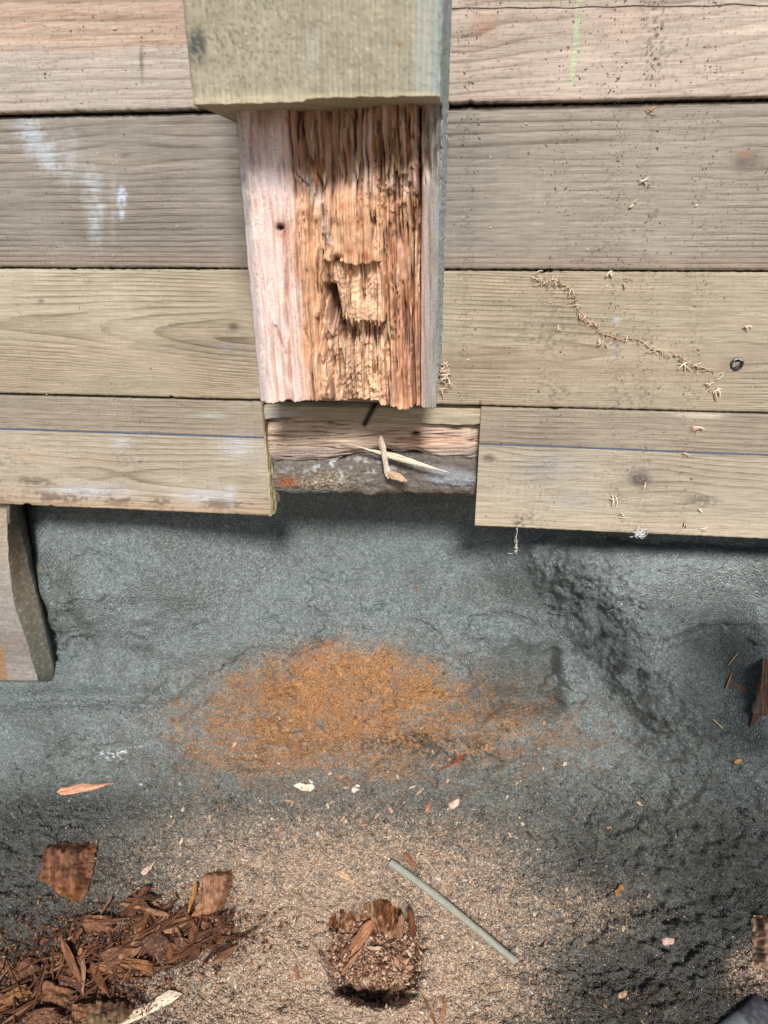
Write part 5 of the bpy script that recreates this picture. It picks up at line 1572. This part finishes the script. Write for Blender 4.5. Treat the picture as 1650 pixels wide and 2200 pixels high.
def cobweb():
    r = random.Random(8)
    parts = []
    pts = np.array([at(1110+1.5*math.sin(q*9), 1128+q*62, -0.002) for q in np.linspace(0, 1, 14)])
    v, f = ribbon(pts, 0.0011, th=0.0005); parts.append((v, f, lin(206, 204, 198)*0.8))
    for k in range(26):
        q = r.random()**0.5
        p = at(1109+r.gauss(0, 2+4*(q > .93)), 1128+q*62, -0.002)
        v, f = ribbon(curl_pts(p, r, 0.003+0.003*(q > .93), rnd=r, curl=4), 0.0007); parts.append((v, f, lin(214, 206, 196)*0.85))
    V, F, A = collect(parts)
    o = obj('cobweb_thread', V, F, A, M_FLAKE)
    tag(o, 'dusty cobweb thread hanging from the lower right board', 'cobweb')
    parts = []
    for k in range(60):
        p = at(1376+r.gauss(0, 7), 1147+r.gauss(0, 5), -0.003-0.003*r.random())
        v, f = ribbon(curl_pts(p, r, 0.004, rnd=r, curl=5), 0.0007); parts.append((v, f, lin(226, 226, 224)*0.85))
    V, F, A = collect(parts)
    o = obj('cobweb_fluff', V, F, A, M_FLAKE)
    tag(o, 'white tuft of fluff on the bottom edge of the lower right board', 'fluff')
cobweb()

def frayed_fibres():
    """frayed pale fibres at the right foot of the post"""
    r = random.Random(12)
    parts = []
    for k in range(46):
        x = 948+abs(r.gauss(0, 8)); y = 800+r.gauss(0, 16)
        p = at(x, y, -0.003-0.006*r.random())
        v, f = ribbon(curl_pts(p, r, r.uniform(0.006, 0.014), rnd=r, curl=2), r.uniform(0.0006, 0.0016)); parts.append((v, f, r.choice(PALE)))
    V, F, A = collect(parts)
    obj('frayed_fibres', V, F, A, M_FLAKE, post)
    parts = []
    for k in range(90):
        y = r.uniform(230, 800)
        p = at(958-(y-225)*0.035+r.gauss(0, 2), y, -0.004-0.05*r.random())
        v, f = ribbon(curl_pts(p, r, r.uniform(0.003, 0.008), rnd=r, curl=2), 0.0006); parts.append((v, f, r.choice(PALE)))
    V, F, A = collect(parts)
    obj('frayed_fibres', V, F, A, M_FLAKE, post)
frayed_fibres()

# splinters standing out of the rotten core
def core_splinters():
    r = random.Random(21)
    cols = [(226, 186, 140), (206, 158, 110), (186, 120, 80), (232, 206, 170)]
    ms = [splinter_mesh('splinter', 120+k, 10, 0.25, (0.3, 0.35), 0.03, cols[k % 4], 0.3) for k in range(8)]
    spots = [(700, 380, 30, 100), (668, 420, 26, 90), (880, 420, 24, 70), (872, 450, 30, 80), (690, 600, 30, 60), (812, 600, 60, 160), (838, 640, 80, 160), (850, 560, 50, 120), (866, 800, 60, 120), (700, 800, 70, 120), (830, 840, 40, 70), (800, 690, 24, 40), (772, 690, 24, 40), (756, 688, 20, 36), (818, 420, 40, 90), (850, 340, 40, 90), (770, 300, 60, 120), (735, 290, 60, 120), (800, 290, 50, 110), (690, 300, 50, 120), (670, 700, 80, 160), (655, 790, 80, 130), (830, 720, 40, 100)]
    for q in range(60):
        spots.append((r.choice((r.uniform(640, 700), r.uniform(700, 815), r.uniform(815, 890), r.uniform(815, 890))), r.uniform(270, 800), 20, 110))
    for k, (x, y, a, b) in enumerate(spots):
        L = r.uniform(a, b)
        dep = PN+0.070*(y-225)/645+0.002+0.005*r.random()
        p0 = at(x+r.gauss(0, 1), y-L/2, dep); p1 = at(x+L*0.03+r.gauss(0, 2), y+L/2, dep-0.002+0.004*r.random())
        me = ms[r.randrange(8)]
        o = place('splinter', me, p0, p1, r.uniform(2.5, 8)*0.65/F0, r.uniform(3, 8)*0.65/F0, (0, -1, 0))
        M = o.matrix_world.copy(); o.parent = post; o.matrix_parent_inverse = Matrix.Identity(4)
        o.matrix_basis = Matrix.Translation(-post.location)@M
core_splinters()

# ------------------------------------------------------------------ what nobody could count
def flakes(name, P, N, size, cols, mat, label, cat):
    """thin bent chips: a four-sided tent each"""
    n = len(P)
    r = np.random.default_rng(len(name))
    a = r.random(n)*2*np.pi
    ref = np.where(np.abs(N[:, :1]) < 0.9, np.array([[1.0, 0, 0]]), np.array([[0, 0, 1.0]]))
    T = np.cross(N, ref); T /= np.linalg.norm(T, axis=1)[:, None]
    B = np.cross(N, T)
    U = T*np.cos(a)[:, None]+B*np.sin(a)[:, None]; Wv = np.cross(N, U)
    tilt = r.normal(0, 0.35, n)
    U = U+N*tilt[:, None]
    L = size[:, None]*0.5; w = L*(0.25+0.45*r.random(n))[:, None]
    h = L*(0.35+0.4*r.random(n))[:, None]
    V = np.stack([P-U*L, P+Wv*w, P+U*L, P-Wv*w*0.8, P+N*h+U*L*(r.random(n)[:, None]-0.5)], 1).reshape(-1, 3)
    b = (np.arange(n)*5)[:, None]
    F = np.concatenate([b+np.array([[0, 1, 4]]), b+np.array([[1, 2, 4]]), b+np.array([[2, 3, 4]]), b+np.array([[3, 0, 4]])])
    me = make_mesh(name, V, [F], {'col': np.repeat(cols, 5, 0)}, mat, False)
    o = link(name, me)
    tag(o, label, cat, kind='stuff')
    return o

def pick(weight, n, seed):
    r = np.random.default_rng(seed)
    w = weight.ravel(); w = w/w.sum()
    i = r.choice(len(w), n, p=w)
    P = GB.reshape(-1, 3)[i]
    N = GN.reshape(-1, 3)[i]
    P = P+np.stack([r.normal(0, .0007, n), r.normal(0, .0003, n), np.zeros(n)], -1)
    return P, N, i, r

inview = ((GPX > -40) & (GPX < 1690) & (GPY > 1050) & (GPY < 2260)).astype(float)
n2 = fbm(GPX/35, GPY/30, 4, 65)
w = inview*(sawdust_field(GPX, GPY)**1.2*np.clip(0.7+1.2*n2, 0.05, 2)+0.05*sst(1560, 1700, GPY)*np.exp(-((GPX-800)/500)**2)+0.006*sst(1500, 1700, GPY))
P, N, i, r = pick(w, 44000, 71)
base = np.array([lin(214, 186, 158), lin(190, 152, 122), lin(168, 128, 98), lin(232, 212, 190), lin(176, 140, 112)])*0.95
c = base[r.integers(0, 5, len(P))]*r.uniform(0.75, 1.05, (len(P), 1))*np.array([0.97, 1.0, 0.98])
flakes('sawdust', P, N, np.clip(r.lognormal(-6.5, 0.45, len(P)), 0.0006, 0.008), c, M_FLAKE, 'pale coarse sawdust spread over the floor round the stump', 'sawdust')
# rusty fibres in the dust mound
w = inview*(blob(GPX, GPY, 760, 1560, 340, 130)+0.3*blob(GPX, GPY, 1080, 1600, 200, 80))
P, N, i, r = pick(w, 9000, 73)
c = np.array([lin(172, 124, 78), lin(192, 146, 98), lin(140, 96, 62)])[r.integers(0, 3, len(P))]*0.8
flakes('rust_dust', P, N, np.clip(r.lognormal(-6.5, 0.35, len(P)), 0.0007, 0.006), c, M_FLAKE, 'rust coloured wood dust and fibres lying over the mound', 'dust')
e = np.hypot((GPX-806)/112, (GPY-2048)/118)
w = inview*((e < 0.90)*(GPY > 1975)*1.0)
P, N, i, r = pick(w, 2600, 74)
c = np.array([lin(180, 142, 114), lin(142, 104, 80), lin(210, 180, 152), lin(98, 68, 52)])[r.integers(0, 4, len(P))]*0.85
flakes('rot_chips', P+N*r.uniform(0, 0.006, (len(P), 1)), N, np.clip(r.lognormal(-5.4, 0.5, len(P)), 0.0015, 0.016), c, M_FLAKE, 'loose rotten wood chips filling the stump hole', 'wood chips')
w = inview*(blob(GPX, GPY, 120, 2110, 190, 90)+blob(GPX, GPY, 380, 2000, 150, 50))
P, N, i, r = pick(w, 5200, 76)
c = np.array([lin(128, 88, 62), lin(98, 64, 46), lin(158, 118, 88), lin(80, 54, 40)])[r.integers(0, 4, len(P))]*0.85
flakes('rot_crumbs', P+N*r.uniform(0, 0.010, (len(P), 1)), N, np.clip(r.lognormal(-5.6, 0.5, len(P)), 0.0012, 0.014), c, M_FLAKE, 'brown rotten wood crumbs between the heaped splinters', 'wood crumbs')
# soil crumbs
def crumbs():
    w = inview*(0.10*sst(1120, 1250, GPY)*np.clip(0.5+1.6*fbm(GPX/80, GPY/70, 3, 78), 0.02, 2)+sst(1600, 1760, GPY)*(1-0.8*sawdust_field(GPX, GPY))*np.clip(0.5+1.3*fbm(GPX/60, GPY/50, 3, 75), 0.02, 2))
    P, N, i, r = pick(w, 30000, 77)
    # a six-cornered lump
    ico = np.array([[1, 0, 0], [-1, 0, 0], [0, 1, 0], [0, -1, 0], [0, 0, 1], [0, 0, -1]], float)
    tri = np.array([[0, 2, 4], [2, 1, 4], [1, 3, 4], [3, 0, 4], [2, 0, 5], [1, 2, 5], [3, 1, 5], [0, 3, 5]])
    n = len(P)
    R = np.clip(r.lognormal(-6.75, 0.5, n), 0.0005, 0.0045)
    V = P[:, None]+ico[None]*(R[:, None, None]*r.uniform(0.6, 1.3, (n, 6, 1)))*r.uniform(0.7, 1.2, (n, 1, 3))
    F = (np.arange(n)*6)[:, None, None]+tri[None]
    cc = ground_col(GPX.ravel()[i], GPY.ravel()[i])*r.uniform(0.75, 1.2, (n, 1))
    me = make_mesh('soil_crumbs', V.reshape(-1, 3), [F.reshape(-1, 3)], {'col': np.repeat(cc, 6, 0)}, M_SOIL, True)
    tag(link('soil_crumbs', me), 'loose dark grey soil crumbs over the floor and bank', 'soil crumbs', kind='stuff')
crumbs()
# dust and mud crumbs on the boards
r = np.random.default_rng(81)
def board_pts(px, py):
    ok = ~((px > 385-0*py) & (px < 972) & (py < 880)) & ~((px > 555) & (px < 1040) & (py > 850))
    ok &= py < np.where(px < 600, 1082+px*0.04, 1128+(px-1025)*0.051)-3
    px, py = px[ok], py[ok]
    top = np.where(px < 500, 240-px*0.03, 224-(px-965)*0.013)
    yy = np.where(py < top-6, -0.0075, -0.0004)
    P = np.array([at(a, b, c) for a, b, c in zip(px, py, yy)])
    return P, px, py
px = r.uniform(0, 1650, 2600); py = r.uniform(0, 1160, 2600)
P, px, py = board_pts(px, py)
c = np.array([lin(206, 186, 158), lin(170, 156, 136), lin(226, 214, 194), lin(112, 104, 94)])[r.integers(0, 4, len(P))]*0.8
flakes('wood_dust', P, np.tile([[0, -1.0, 0]], (len(P), 1)), np.clip(r.lognormal(-6.6, 0.45, len(P)), 0.0006, 0.005), c, M_FLAKE, 'fine wood dust clinging to the boards', 'dust')
cx = np.array([t[0] for t in TRK]); cw = np.array([t[1] for t in TRK]); cs = np.array([t[2] for t in TRK])
k = r.integers(0, len(TRK), 3200); py = r.uniform(0, 1150, 3200)
px = cx[k]+(py-300)*cs[k]+r.normal(0, 1, 3200)*cw[k]*0.9
keep = fbm(px/30, py/45, 3, 83)+0.25*r.random(3200) > 0.10
P, px, py = board_pts(px[keep], py[keep])
c = np.array([lin(140, 130, 116), lin(156, 145, 129), lin(120, 112, 101)])[r.integers(0, 3, len(P))]*0.8
flakes('mud_specks', P, np.tile([[0, -1.0, 0]], (len(P), 1)), np.clip(r.lognormal(-6.55, 0.5, len(P)), 0.0005, 0.005), c, M_FLAKE, 'dried grey mud specks in vertical tracks on the boards', 'mud specks')
